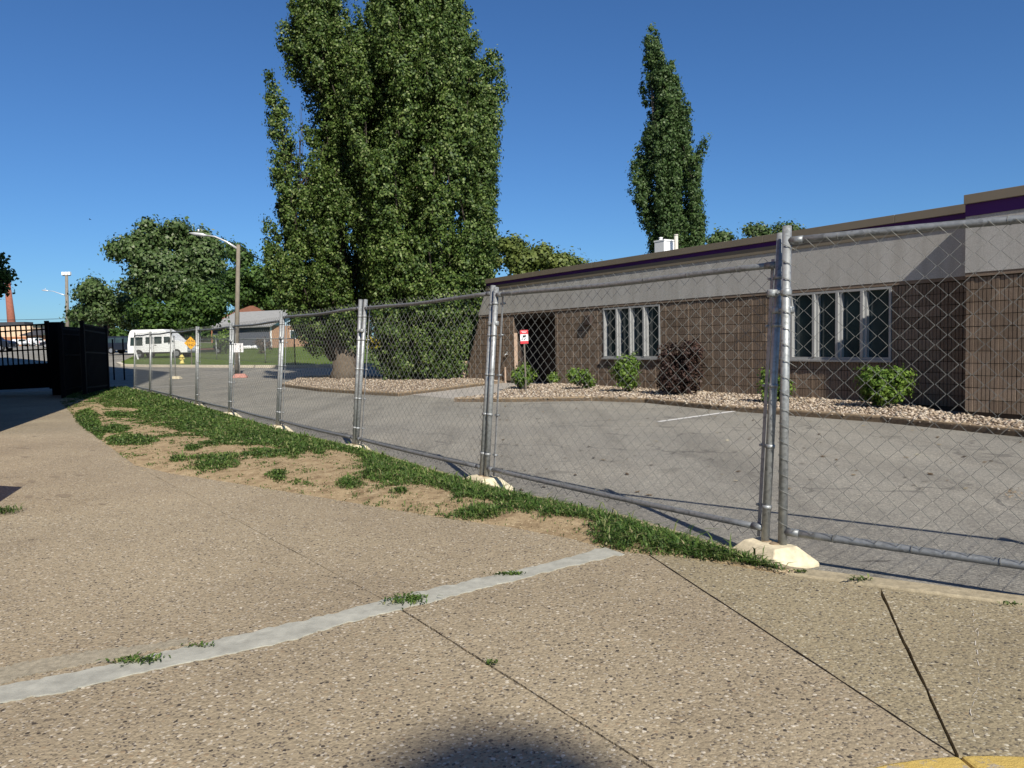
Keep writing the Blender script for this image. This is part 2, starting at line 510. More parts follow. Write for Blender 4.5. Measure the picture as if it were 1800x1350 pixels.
# kerb line along the road (pixels of its road-side top edge, z = .10)
KERB_Z = .10
kpx = [(1990, 1070), (1800, 1046), (1600, 1021), (1392, 995), (1290, 962), (1100, 905), (900, 862), (800, 835), (650, 790), (520, 760), (430, 735), (350, 712), (285, 694), (225, 681)]
K = [P(u, v, KERB_Z)[:2] for u, v in kpx]
def offset(line, d):
    out = []
    for i in range(len(line)):
        a = line[max(0, i - 1)]; b = line[min(len(line) - 1, i + 1)]
        t = (b - a) / np.linalg.norm(b - a)
        out.append(line[i] + np.array([-t[1], t[0]]) * d)
    return out
Kin = offset(K, .15)             # towards the pavement
if topx((*Kin[2], .1))[1] < topx((*K[2], .1))[1]: Kin = offset(K, -.15)
sgn = 1 if np.allclose(Kin[2], offset(K, .15)[2]) else -1
def ribbon(name, a, b, z0, z1, mat, parent=None):
    m = MB(); n = len(a)
    v = [(*p, z0) for p in a] + [(*p, z1) for p in a] + [(*p, z1) for p in b] + [(*p, z0) for p in b]
    f = []
    for i in range(n - 1):
        for k in range(3): f.append((k * n + i, k * n + i + 1, (k + 1) * n + i + 1, (k + 1) * n + i))
    f.append((0, n, 2 * n, 3 * n)); f.append((n - 1, 4 * n - 1, 3 * n - 1, 2 * n - 1))
    m.add(v, f)
    return m.build(name, mat, parent, .012)
kerb = ribbon('kerb', K, Kin, -.05, KERB_Z, M['kerb'])
tag(kerb, 'low tan concrete kerb between the pavement and the lot', kind='structure')

# ---- pavement of exposed-aggregate slabs
PZ = .10
pave = MB()
pv = [P(u, v, .04)[:2] for u, v in [(2050, 1110), (1800, 1075), (1385, 1010), (1065, 968), (760, 905), (420, 850), (240, 818), (105, 706)]]
pave_poly = pv + [np.array([-14.0, 25.5]), np.array([-32, 25.5]), np.array([-32, -8]), np.array([9, -8])]
pave.add([(p[0], p[1], .036) for p in pave_poly], [tuple(range(len(pave_poly)))])
pave_o = pave.build('pavement', M['joint'])
tag(pave_o, 'pavement of pebbly exposed aggregate slabs in the foreground', kind='structure')

def px_line(a, b, n=1): return [P(a[0] + (b[0] - a[0]) * k / n, a[1] + (b[1] - a[1]) * k / n, PZ)[:2] for k in range(n + 1)]
g = {k: P(*p, PZ)[:2] for k, p in dict(
    a=(105, 706), b=(170, 768), c=(238, 818), d=(300, 832), e=(420, 850), f=(600, 880), h=(760, 907), i=(900, 927), j=(1000, 946), k=(1068, 964),
    s0=(-60, 1238), s1=(700, 1068), s2=(1100, 970), j1=(1138, 974), j1e=(1190, 976), m=(1545, 1033), c0=(1392, 1012),
    n0=(1150, 1352), n1=(1682, 1330), r0=(1990, 1092)).items()}
def shrink(poly, d):
    """move every edge inwards by d"""
    pl = [np.array(p[:2], float) for p in poly]; n = len(pl)
    area = sum(pl[i][0] * pl[(i + 1) % n][1] - pl[(i + 1) % n][0] * pl[i][1] for i in range(n))
    sg = 1 if area > 0 else -1
    out = []
    for i in range(n):
        a, b, c = pl[i - 1], pl[i], pl[(i + 1) % n]
        t1 = (b - a) / np.linalg.norm(b - a); t2 = (c - b) / np.linalg.norm(c - b)
        n1 = np.array([-t1[1], t1[0]]) * sg; n2 = np.array([-t2[1], t2[0]]) * sg
        m_ = n1 + n2; k = 1 + n1 @ n2
        out.append(b + m_ * d / max(k, .35))
    return out
def far(a, b, s):      # continue the line a->b beyond b by s metres
    t = (b - a) / np.linalg.norm(b - a); return b + t * s
back1 = far(g['s1'], g['n0'], 4.0)
back2 = far(g['j1'], g['n1'], .02)
left_s = far(g['s1'], g['s0'], 9)
slabs = {
    'u1': [g['a'], g['b'], g['c'], g['s1'], g['s0'], left_s, np.array([-31, 6]), np.array([-31, 25.2]), np.array([-14.2, 25.2])],
    'u2': [g['c'], g['d'], g['e'], g['f'], g['h'], g['i'], g['j'], g['k'], g['s2'], g['s1']],
    'l1': [g['s0'], g['s1'], back1, np.array([back1[0] - 1, -7]), np.array([-10, -7]), left_s],
    'l2': [g['s1'], g['s2'], g['j1'], g['n1'], far(g['j1'], g['n1'], .12), back1],
    'l3': [g['j1'], g['j1e'], g['c0'], g['m'], g['n1']],
    'l4': [g['m'], g['r0'], P(1990, 1332, PZ)[:2], g['n1']],
}
labels = dict(u1='broad slab beyond the grey patch, reaching to the gate', u2='slab between the grey patch and the bare soil', l1='slab with the round blurred shadow',
              l2='slab between the two long diagonal joints', l3='narrow wedge slab ending at the yellow kerb', l4='corner slab with a white hairline stain')
for nm, poly in slabs.items():
    q = densify(shrink(poly, dict(u1=.0030, u2=.0030, l3=.0078, l4=.0078).get(nm, .0055)), .09, .0014)
    q = [p for p in q]
    m_ = MB(); n = len(q)
    m_.add([(p[0], p[1], PZ) for p in q] + [(p[0], p[1], .02) for p in q], [tuple(range(n))] + [(i, i + n, (i + 1) % n + n, (i + 1) % n) for i in range(n)])
    o = m_.build('slab', M['slab_grey'] if nm in ('l3', 'l4') else M['slab'], pave_o)
    o['label'] = labels[nm]
# ---- grey mortar patch along the cross joint
def patch(name, top, bot, z, mat):
    def spaced(row, n=130):
        us = [q[0] for q in row]; vs_ = [q[1] for q in row]; g_ = np.linspace(us[0], us[-1], n); k = np.repeat(rng.normal(0, 1, n // 2), 2)
        return [(u, float(np.interp(u, us, vs_)) + random.gauss(0, .7) + .9 * k[i]) for i, u in enumerate(g_)]
    A, B = spaced(top), spaced(bot)
    n = min(len(A), len(B)); m_ = MB()
    a = [P(u, v, z) for u, v in A[:n]]; b = [P(u, v, z) for u, v in B[:n]]
    vs = a + b + [p - [0, 0, .03] for p in a] + [p - [0, 0, .03] for p in b]
    fs = []
    for i in range(n - 1):
        fs += [(i, i + 1, n + i + 1, n + i), (i, 2 * n + i, 2 * n + i + 1, i + 1), (n + i, n + i + 1, 3 * n + i + 1, 3 * n + i)]
    fs += [(0, n, 3 * n, 2 * n), (n - 1, 3 * n - 1, 4 * n - 1, 2 * n - 1)]
    m_.add(vs, fs)
    return m_.build(name, mat, pave_o)
pt = [(-60, 1226), (0, 1206), (150, 1177), (300, 1144), (450, 1109), (560, 1084), (680, 1053), (760, 1034), (880, 1008), (980, 985), (1064, 962)]
pb = [(-60, 1250), (15, 1232), (120, 1213), (260, 1178), (400, 1148), (520, 1123), (610, 1093), (702, 1070), (800, 1046), (930, 1013), (1098, 973)]
patch('mortar_patch', pt, pb, PZ + .005, M['mortar'])
patch('mortar_smear', [(-40, 1184), (40, 1164), (150, 1145), (260, 1133), (330, 1120)], [(-40, 1216), (40, 1189), (150, 1168), (260, 1146), (330, 1131)], PZ + .0025, plain('thin_mortar_smear', (.285, .248, .175), .9, vary=.3, scale=45, bump=.5))

# pale hairline stain on the corner slab
m_ = MB()
hair = [(1655, 1048), (1662, 1056), (1716, 1066), (1710, 1082), (1718, 1110), (1716, 1150), (1722, 1200), (1708, 1240), (1706, 1270), (1716, 1300)]
for i in range(2, len(hair) - 1):
    a, b = hair[i], hair[i + 1]
    for k in range(5):
        if random.random() < .35: continue
        p = P(a[0] + (b[0] - a[0]) * k / 5 + random.gauss(0, 2), a[1] + (b[1] - a[1]) * k / 5, PZ + .002)
        q = P(a[0] + (b[0] - a[0]) * (k + 1) / 5 + random.gauss(0, 2), a[1] + (b[1] - a[1]) * (k + 1) / 5, PZ + .002)
        wd = np.array([random.uniform(.0008, .0028), .0006, 0])
        m_.add([p - wd, p + wd, q + wd, q - wd], [(0, 1, 2, 3)])
m_.build('lime_stain', plain('lime_bloom', (.50, .45, .37), .9, vary=.25, scale=40), pave_o)

# dark damp marks further up the pavement
m_ = MB()
for u, v, a, b in [(112, 871, 14, 4), (50, 873, 8, 3), (85, 878, 7, 1.6), (35, 852, 12, 4), (55, 846, 9, 3), (163, 792, 6, 1.5), (40, 788, 16, 1.3), (180, 886, 8, 1.5), (98, 838, 12, 1.6), (140, 835, 10, 1.4), (45, 803, 10, 1.2), (60, 767, 5, 1.2)]:
    c = [P(u + a * math.cos(t) * random.uniform(.6, 1.1), v + b * math.sin(t) * random.uniform(.6, 1.1), PZ + .002) for t in np.linspace(0, 6.28, 13)[:-1]]
    m_.add(c, [tuple(range(len(c)))])
m_.build('damp_mark', plain('damp_aggregate', (.215, .170, .112), .8, vary=.35, scale=70), pave_o)

# ---- yellow kerb at the corner
yk = [P(u, v, PZ)[:2] for u, v in [(1500, 1362), (1560, 1347), (1620, 1338), (1686, 1333), (1740, 1332), (1800, 1334), (1880, 1340)]]
yo = offset(yk, .14)
if topx((*yo[3], .1))[1] < topx((*yk[3], .1))[1]: yo = offset(yk, -.14)
ykerb = empty('yellow_kerb', (*yk[3], 0), 0, 'worn yellow painted kerb curving along the near corner', 'kerb')
for a, b in ((0, 3), (3, 6)):
    A = [np.array(p) - yk[3] for p in yk[a:b + 1]]; B = [np.array(p) - yk[3] for p in yo[a:b + 1]]
    if a == 0: A[-1] = A[-1] + (A[-2] - A[-1]) * .05; B[-1] = B[-1] + (B[-2] - B[-1]) * .05
    ribbon('kerb_stone', A, B, -.05, PZ + .012, M['yellow'], ykerb)

# ---- soil verge between pavement and kerb
PE = [g[k] for k in 'abcdefhijk'] + [g['j1'], P(1240, 985, PZ)[:2], P(1392, 1003, PZ)[:2]]       # pavement side, far to near
KE = Kin[3:]                                                                                     # kerb side, near to far
verge = [tuple(p) for p in PE] + [tuple(p) for p in KE] + [tuple(P(190, 684, PZ)[:2]), tuple(P(150, 688, PZ)[:2])]
vx = np.array([p[0] for p in verge]); vy = np.array([p[1] for p in verge])
def seg_dist(x, y, line):
    d = np.full(np.shape(x), 1e9)
    for i in range(len(line) - 1):
        a = np.array(line[i][:2]); b = np.array(line[i + 1][:2]); ab = b - a
        t = np.clip(((x - a[0]) * ab[0] + (y - a[1]) * ab[1]) / (ab @ ab), 0, 1)
        d = np.minimum(d, np.hypot(x - a[0] - t * ab[0], y - a[1] - t * ab[1]))
    return d
def hnoise(x, y, s):
    return (np.sin(x * s * 1.3 + 1.7 * np.sin(y * s * .9)) * np.cos(y * s * 1.1 + 1.3 * np.sin(x * s * .7 + 2)))
def soil_h(x, y):
    ins = inpoly(x, y, verge)
    e = np.minimum(seg_dist(x, y, PE), seg_dist(x, y, KE))
    h = np.where(ins, .098 + .045 * np.clip(e / .5, 0, 1) + .008 * hnoise(x, y, 5) * np.clip(e / .1, 0, 1), .094 - np.clip(e, 0, .2) * .25)
    return h
def soil_sheet():
    # strips across the verge so the grid follows it
    rows = []
    pe = [np.array(p) for p in PE[::-1]]; ke = [np.array(p) for p in KE]
    def resample(l, n):
        L = np.concatenate([[0], np.cumsum([np.linalg.norm(l[i + 1] - l[i]) for i in range(len(l) - 1)])])
        t = np.linspace(0, L[-1], n) ** 1.0
        return np.stack([np.interp(t, L, [p[0] for p in l]), np.interp(t, L, [p[1] for p in l])], 1)
    ke2 = ke + [P(190, 684, PZ)[:2], P(150, 688, PZ)[:2], P(112, 703, PZ)[:2]]
    A = resample(pe, 260); B = resample(ke2, 260)
    for a, b in zip(A, B):
        t = (b - a) / (np.linalg.norm(b - a) + 1e-9)
        a2 = a - t * .10; b2 = b + t * .06
        r_ = []
        for k in np.linspace(0, 1, 26):
            q = a2 + (b2 - a2) * k
            r_.append(q)
        rows.append(r_)
    X = np.array(rows); Z = soil_h(X[..., 0], X[..., 1])
    return [[(X[i, j, 0], X[i, j, 1], Z[i, j]) for j in range(X.shape[1])] for i in range(X.shape[0])]
tag(sheet('soil', soil_sheet(), M['soil']), label='strip of bare tan soil between pavement and kerb')

# ---- weeds and grass on the verge (nobody could count them)
def in_ell(u, v, ells):
    r_ = np.zeros(u.shape)
    for cx, cy, rx, ry in ells: r_ = np.maximum(r_, 1.25 - ((u - cx) / rx) ** 2 - ((v - cy) / ry) ** 2)
    return r_
TUFTS = [(378, 818, 50, 15), (470, 804, 48, 9), (486, 842, 22, 10), (312, 813, 16, 4), (225, 776, 42, 10), (152, 742, 26, 20), (618, 857, 30, 10), (845, 906, 52, 10),
         (205, 758, 26, 7), (340, 795, 16, 6), (250, 781, 34, 6), (175, 760, 14, 10), (206, 733, 24, 5), (1180, 968, 40, 12), (1260, 985, 90, 14), (1330, 992, 50, 9), (560, 800, 14, 6), (700, 873, 18, 4), (1160, 935, 80, 44), (1260, 972, 100, 34), (1000, 897, 110, 18), (890, 878, 70, 14), (1090, 945, 60, 30), (1340, 992, 60, 14)]
BARE = [(160, 726, 27, 13), (214, 724, 32, 4), (206, 752, 24, 8), (255, 762, 42, 7), (300, 794, 56, 17), (270, 812, 46, 12), (425, 796, 70, 7), (345, 776, 26, 4),
        (480, 838, 90, 26), (585, 822, 66, 32), (560, 866, 120, 16), (730, 878, 70, 16), (838, 891, 46, 5), (1000, 930, 52, 14), (650, 880, 80, 14), (930, 930, 60, 6), (300, 764, 12, 4)]
def resample(l, n):
    L = np.concatenate([[0], np.cumsum([np.linalg.norm(np.array(l[i + 1][:2]) - np.array(l[i][:2])) for i in range(len(l) - 1)])])
    t = np.linspace(0, L[-1], n)
    return np.stack([np.interp(t, L, [p[0] for p in l]), np.interp(t, L, [p[1] for p in l])], 1)
def verge_weeds():
    A_ = resample(PE[::-1], 600); B_ = resample(KE + [P(190, 684, PZ)[:2], P(150, 688, PZ)[:2], P(112, 703, PZ)[:2]], 600)
    wd = np.linalg.norm(B_ - A_, axis=1); dd = np.linalg.norm((A_ + B_) / 2, axis=1)
    wt = wd * np.clip(6.0 / dd, .22, 1.2); wt /= wt.sum()
    N = 400000
    r_ = rng.choice(600, N, p=wt); fr = rng.uniform(0, 1, N)
    a_ = A_[r_]; b_ = B_[r_]
    nx = np.clip(r_ + 1, 0, 599); k_ = rng.uniform(0, 1, N)[:, None]
    a_ = a_ + (A_[nx] - a_) * k_; b_ = b_ + (B_[nx] - b_) * k_
    fr = fr * 1.06 - .02
    q_ = a_ + (b_ - a_) * fr[:, None]
    x, y = q_[:, 0], q_[:, 1]
    q = np.stack([x, y, np.full(x.shape, .1)], 1) - CAM
    f_ = q @ fw; u = 900 + F * (q @ RI) / f_; v = 675 - F * (q @ UP) / f_
    dk = seg_dist(x, y, KE); dp = seg_dist(x, y, PE)
    s = dk / (dk + dp + 1e-6)
    nz = .5 * hnoise(x, y, 6) + .35 * hnoise(y + 3, x, 15) + .2 * hnoise(x + 9, y, 33)
    cover = (.80 - s) * 1.8 + nz * .95 + .35 * hnoise(x * 1.3 + 5, y, 60)
    cover = np.where(s < .3, np.maximum(cover, .75), cover)
    cover = cover - np.clip(in_ell(u, v, BARE) + nz * .35, 0, 1.2) * 1.6
    cover = np.maximum(cover, in_ell(u, v, TUFTS) * .9 + nz * .6 - .1)
    keep = rng.uniform(0, 1, x.shape) < np.clip(cover, 0.010, 1)
    dist = np.hypot(x, y)
    return x[keep], y[keep], np.clip(cover[keep], 0, 1), dist[keep]
bx, by, bc, bd = verge_weeds()
# overhang on pavement and kerb: drop some tufts just outside
def blades(x, y, z, hgt, wid, lean, n2=None):
    n = len(x); az = rng.uniform(0, 2 * math.pi, n); ln = lean
    d = np.stack([np.cos(az), np.sin(az), np.zeros(n)], 1); sd = np.stack([-np.sin(az), np.cos(az), np.zeros(n)], 1)
    b = np.stack([x, y, z], 1); up_ = np.array([0, 0, 1.0])
    m1 = b + d * (hgt * ln * .35)[:, None] + up_ * (hgt * .62)[:, None]
    tip = b + d * (hgt * ln * 1.0)[:, None] + up_ * (hgt * (1 - .25 * ln))[:, None]
    V = np.stack([b, m1 - sd * wid[:, None], tip, m1 + sd * wid[:, None]], 1).reshape(-1, 3)
    Fq = np.arange(4 * n).reshape(n, 4)
    return V, Fq
hz = soil_h(bx, by)
hh = (.012 + .036 * bc * rng.uniform(.2, 1.35, len(bx))) * np.clip(1.6 - bd * .06, .95, 1.35) * np.where(rng.uniform(0, 1, len(bx)) < .03, rng.uniform(1.5, 2.4, len(bx)), 1)
V, Fq = blades(bx, by, hz, hh, rng.uniform(.0025, .0062, len(bx)) * np.clip(bd / 6, 1, 3), rng.uniform(.3, 1.7, len(bx)))
tag(link('grass', arr_mesh('grass', V, Fq), None, M['weed']), 'ragged green weeds and grass growing along the kerb', 'grass', kind='stuff')

# crumbs of soil, straw and pebbles lying on the bare verge
def verge_litter(n):
    A_ = resample(PE[::-1], 400); B_ = resample(KE + [P(190, 684, PZ)[:2], P(150, 688, PZ)[:2], P(112, 703, PZ)[:2]], 400)
    i_ = (rng.uniform(0, 1, n) ** 1.3 * 399).astype(int); fr = rng.uniform(-.04, .95, n)[:, None]
    q_ = A_[i_] + (B_[i_] - A_[i_]) * fr + rng.normal(0, .02, (n, 2))
    z_ = np.maximum(soil_h(q_[:, 0], q_[:, 1]), np.where(inpoly(q_[:, 0], q_[:, 1], verge), 0, PZ)) + .002
    a_ = rng.uniform(0, 6.28, n); straw = rng.uniform(0, 1, n) < .55
    L_ = np.where(straw, rng.uniform(.015, .05, n), rng.uniform(.004, .014, n)); W_ = np.where(straw, .0016, L_ * .8)
    d_ = np.stack([np.cos(a_), np.sin(a_), np.zeros(n)], 1); e_ = np.stack([-np.sin(a_), np.cos(a_), np.zeros(n)], 1)
    c_ = np.stack([q_[:, 0], q_[:, 1], z_], 1); up_ = np.array([0, 0, 1.0]) * np.where(straw, .004, L_ * .5)[:, None]
    V = np.stack([c_ - d_ * L_[:, None] * .5, c_ + e_ * W_[:, None] * .5, c_ + d_ * L_[:, None] * .5, c_ - e_ * W_[:, None] * .5, c_ + up_], 1)
    t_ = np.array([(0, 3, 4), (3, 2, 4), (2, 1, 4), (1, 0, 4)])
    return V.reshape(-1, 3), (t_[None] + np.arange(n)[:, None, None] * 5).reshape(-1, 3)
V, Fq = verge_litter(9000)
tag(link('litter', arr_mesh('litter', V, Fq), None, m_leaf('straw_and_crumbs', [(0, (.10, .07, .045)), (.4, (.30, .22, .13)), (1, (.55, .45, .30))], .05)), 'dry straw and soil crumbs scattered over the bare verge', 'litter', kind='stuff')

# small weeds in the joints and cracks, each a plant of its own
def weed_plant(u, v, h, n, label, rx=.05, ry=.03, z=PZ + .004):
    c = P(u, v, z)
    x = rng.normal(0, rx, n); y = rng.normal(0, ry, n)
    V, Fq = blades(x, y, np.zeros(n), rng.uniform(.5, 1.1, n) * h, rng.uniform(.003, .007, n), rng.uniform(.3, 1.6, n))
    o = link('weed', arr_mesh('weed', V, Fq), None, M['weed'])
    o.location = c
    return tag(o, label, 'weed', 'weeds in the pavement joints')
weed_plant(716, 1057, .035, 170, 'leafy green weed at the crossing of grey patch and diagonal joint', .045, .035)
weed_plant(893, 1010, .022, 90, 'flat green weed in the grey patch close to the verge', .05, .014)
weed_plant(243, 1163, .028, 110, 'dark weed on the lower end of the grey patch', .05, .02)
weed_plant(350, 1136, .018, 40, 'thin pale weed sprouting on the edge of the grey patch', .03, .01)
weed_plant(862, 1166, .018, 30, 'tiny green sprout in the diagonal joint', .012, .01)
weed_plant(1512, 1021, .03, 45, 'dry brown sprout on the kerb seam nearer the wedge slab', .03, .01)
weed_plant(1408, 1006, .025, 30, 'small dry sprout on the kerb seam beside the block', .02, .01)
weed_plant(1778, 1063, .02, 30, 'low sprout on the kerb seam by the stained corner slab', .03, .01)
weed_plant(2, 902, .07, 150, 'green grass tuft at the edge of the pavement below the damp marks', .06, .05)

# ================================================================== gravel beds and lot details
def bed(pix_front, pix_back, z, label, nst, edge=True):
    fr = [P(u, v, z) for u, v in pix_front]; bk = [P(u, v, z + .05) for u, v in pix_back]
    poly = [p[:2] for p in fr] + [p[:2] for p in bk[::-1]]
    m_ = MB(); n = len(poly)
    cz = z - .02
    m_.add([(p[0], p[1], cz) for p in poly] + [(p[0], p[1], -.03) for p in poly], [tuple(range(n))] + [(i, (i + 1) % n, (i + 1) % n + n, i + n) for i in range(n)])
    base = m_.build('gravel_bed', M['gravel_bed'])
    tag(base, label, kind='structure')
    xs_ = np.array([p[0] for p in poly]); ys_ = np.array([p[1] for p in poly])
    N = nst * 6
    x = rng.uniform(xs_.min(), xs_.max(), N); y = rng.uniform(ys_.min(), ys_.max(), N)
    ok = inpoly(x, y, poly); x, y = x[ok][:nst], y[ok][:nst]
    n = len(x); r_ = rng.uniform(.018, .042, n)
    o6 = np.array([(1, 0, 0), (0, 1, 0), (-1, 0, 0), (0, -1, 0), (0, 0, .75), (0, 0, -.6)], float)
    rot = rng.uniform(0, 6.28, n); c_, s_ = np.cos(rot), np.sin(rot)
    sc = np.stack([rng.uniform(.8, 1.5, n), rng.uniform(.7, 1.1, n), rng.uniform(.6, 1.0, n)], 1) * r_[:, None]
    V = o6[None] * sc[:, None, :] + rng.normal(0, .12, (n, 6, 3)) * r_[:, None, None]
    Vr = np.stack([V[..., 0] * c_[:, None] - V[..., 1] * s_[:, None], V[..., 0] * s_[:, None] + V[..., 1] * c_[:, None], V[..., 2]], 2)
    zz = cz + rng.uniform(.0, .035, n)
    Vr += np.stack([x, y, zz], 1)[:, None, :]
    tri = np.array([(0, 1, 4), (1, 2, 4), (2, 3, 4), (3, 0, 4), (1, 0, 5), (2, 1, 5), (3, 2, 5), (0, 3, 5)])
    Fq = (tri[None] + (np.arange(n) * 6)[:, None, None]).reshape(-1, 3)
    tag(link('gravel', arr_mesh('gravel', Vr.reshape(-1, 3), Fq), base, M['stone']), kind='stuff')
    # edging along the front
    if edge:
        m_ = MB()
        fl = [p[:2] for p in fr]
        fi = offset([np.array(p) for p in fl], .12); 
        cen = np.mean(np.array(poly), 0)
        if np.linalg.norm(fi[len(fi) // 2] - cen) > np.linalg.norm(np.array(fl[len(fl) // 2]) - cen): fi = offset([np.array(p) for p in fl], -.12)
        ribbon('edging', fl, fi, -.04, z + .015, M['edging'], base)
    return base
bed([(1990, 778), (1800, 757), (1550, 733), (1250, 712), (1133, 701), (1040, 698), (900, 700), (798, 700)],
    [(1990, 745), (1800, 735), (1660, 720), (1600, 706), (1433, 693), (1300, 686), (1050, 673), (980, 671), (903, 675), (870, 688)], .09,
    'bed of pale gravel with shrubs along the foot of the brown wall', 16000)
bed([(860, 672), (780, 682), (700, 691), (640, 688), (560, 683), (493, 675)], [(900, 664), (818, 653), (755, 655), (680, 660), (600, 656), (530, 660)], .09,
    'bed of pale gravel under the poplars', 9000)
ap = [P(u, v, .004) for u, v in [(702, 692), (795, 701), (872, 690), (906, 677), (976, 672), (905, 665), (860, 673), (780, 683)]]
m_ = MB(); m_.add([(p[0], p[1], .006) for p in ap] + [(p[0], p[1], -.02) for p in ap], [tuple(range(8))])
tag(m_.build('path', M['apron']), 'pale concrete path from the lot to the entrance', kind='structure')

m_ = MB()
a0, a1 = P(1157, 741, .005), P(1310, 720, .005)
t_ = (a1 - a0) / np.linalg.norm(a1 - a0); nn = np.array([-t_[1], t_[0], 0]) * .05
m_.add([a0 - nn, a1 - nn, a1 + nn, a0 + nn], [(0, 1, 2, 3)])
tag(m_.build('parking_line', M['white_paint']), 'white painted parking line on the asphalt', 'line', kind='structure')

m_ = MB()
for _ in range(46):
    u, v = random.gauss(1782, 16), random.gauss(868, 5)
    p = P(u, v, .008); r_ = random.uniform(.006, .022)
    m_.add([p + np.array([random.uniform(-1, 1), random.uniform(-1, 1), random.uniform(0, .8)]) * r_ for _ in range(4)], [(0, 1, 2), (0, 2, 3), (0, 3, 1), (1, 3, 2)])
tag(m_.build('dirt_clods', M['edging']), 'small spill of dirt clods on the asphalt', 'dirt', kind='stuff')

n_ = 420
lx_ = rng.uniform(-1.5, 7.5, n_); ly_ = rng.uniform(6, 19, n_)
ok_ = np.array([(topx((a, b, 0))[0] > 690) and not inpoly(np.array([a]), np.array([b]), verge)[0] and seg_dist(np.array([a]), np.array([b]), K)[0] > .25 and a < 7.2 - (b - 11) * .55 for a, b in zip(lx_, ly_)])
lx_, ly_ = lx_[ok_], ly_[ok_]
c_ = np.stack([lx_, ly_, np.full(len(lx_), .012)], 1)
a_ = rng.uniform(0, 6.28, len(c_)); s_ = rng.uniform(.012, .045, len(c_))
d_ = np.stack([np.cos(a_), np.sin(a_), rng.uniform(-.2, .2, len(c_))], 1) * s_[:, None]; e_ = np.stack([-np.sin(a_), np.cos(a_), rng.uniform(-.3, .3, len(c_))], 1) * (s_ * .55)[:, None]
V = np.stack([c_ - d_, c_ + e_, c_ + d_, c_ - e_], 1).reshape(-1, 3)
tag(link('leaf_litter', arr_mesh('leaf_litter', V, np.arange(len(V)).reshape(-1, 4)), None, m_leaf('dead_leaves', [(0, (.05, .035, .022)), (.6, (.16, .11, .06)), (1, (.42, .38, .28))], .05)), 'scattered dead leaves and grit on the asphalt', 'litter', kind='stuff')

# ================================================================== the far side of the crossing
kf = [G(u, v) for u, v in [(204, 640), (212, 644), (240, 645), (300, 645.5), (380, 646), (470, 646.5), (560, 646), (650, 644.5), (760, 642.5), (860, 640), (1000, 637)]]
kf2 = [p[:2] for p in kf]; kb2 = offset(kf2, -.3)
if kb2[4][1] < kf2[4][1]: kb2 = offset(kf2, .3)
m_ = MB(); n = len(kf2)
m_.add([(*p, zt(*p) - .05) for p in kf2] + [(*p, zt(*p) + .15) for p in kf2] + [(*p, zt(*p) + .15) for p in kb2],
       [(i, i + 1, n + i + 1, n + i) for i in range(n - 1)] + [(n + i, n + i + 1, 2 * n + i + 1, 2 * n + i) for i in range(n - 1)])
tag(m_.build('far_kerb', plain('pale_kerb', (.55, .49, .38), .9)), 'pale kerb along the far side of the crossing', kind='structure')
rows = []
for k in [0, .1, .2, .4, .7, 1, 1.6, 2.5]:
    r_ = []
    for i, p in enumerate(kb2):
        q = np.array([p[0] * (1 + k * .65) + (-6 * k if i == 0 else 0), p[1] + k * 60]); r_.append((q[0], q[1], zt(*q) + .13))
    rows.append(r_)
sheet('lawn', rows, M['lawn'])
# far-off line of trees closing the view
def leaf_cards(c, size):
    """rhombic leaves at c (n,3); with six columns the last three are the way each leaf faces"""
    n = len(c)
    if c.shape[1] == 6:
        nn = c[:, 3:] + rng.normal(0, .38, (n, 3)); c = c[:, :3]
    else:
        nn = rng.normal(0, 1, (n, 3))
    nn = nn / (np.linalg.norm(nn, axis=1)[:, None] + 1e-9)
    h = rng.normal(0, 1, (n, 3)); a = np.cross(nn, h); a /= (np.linalg.norm(a, axis=1)[:, None] + 1e-9)
    b = np.cross(nn, a)
    s = (rng.uniform(.65, 1.35, n) * size)[:, None]
    V = np.stack([c - a * s * .5, c + b * s * .38, c + a * s * .5, c - b * s * .38], 1)
    return V.reshape(-1, 3), np.arange(4 * n).reshape(n, 4)

def crown_mesh(pts, size, name='crown'):
    V, Fq = leaf_cards(pts, size)
    return arr_mesh(name, V, Fq)

def unit(a): return a / (np.linalg.norm(a, axis=-1, keepdims=True) + 1e-9)

def cloud(c, r, n_clump, n_leaf, spread, shell=.55):
    """leaves in clumps through an ellipsoid, facing out of their clump"""
    d = unit(rng.normal(0, 1, (n_clump, 3)))
    rad = rng.uniform(shell, 1.0, n_clump) ** .7
    cc = np.asarray(c) + d * rad[:, None] * np.asarray(r)
    s = spread * rng.uniform(.5, 1.3, n_clump)
    o = rng.normal(0, 1, (n_clump, n_leaf, 3))
    q = cc[:, None, :] + o * s[:, None, None] * np.array([1, 1, .8])
    nn = unit(o) * .8 + (d * rad[:, None])[:, None, :] * .7 + np.array([0, 0, .25])
    return np.concatenate([q, nn], 2).reshape(-1, 6)

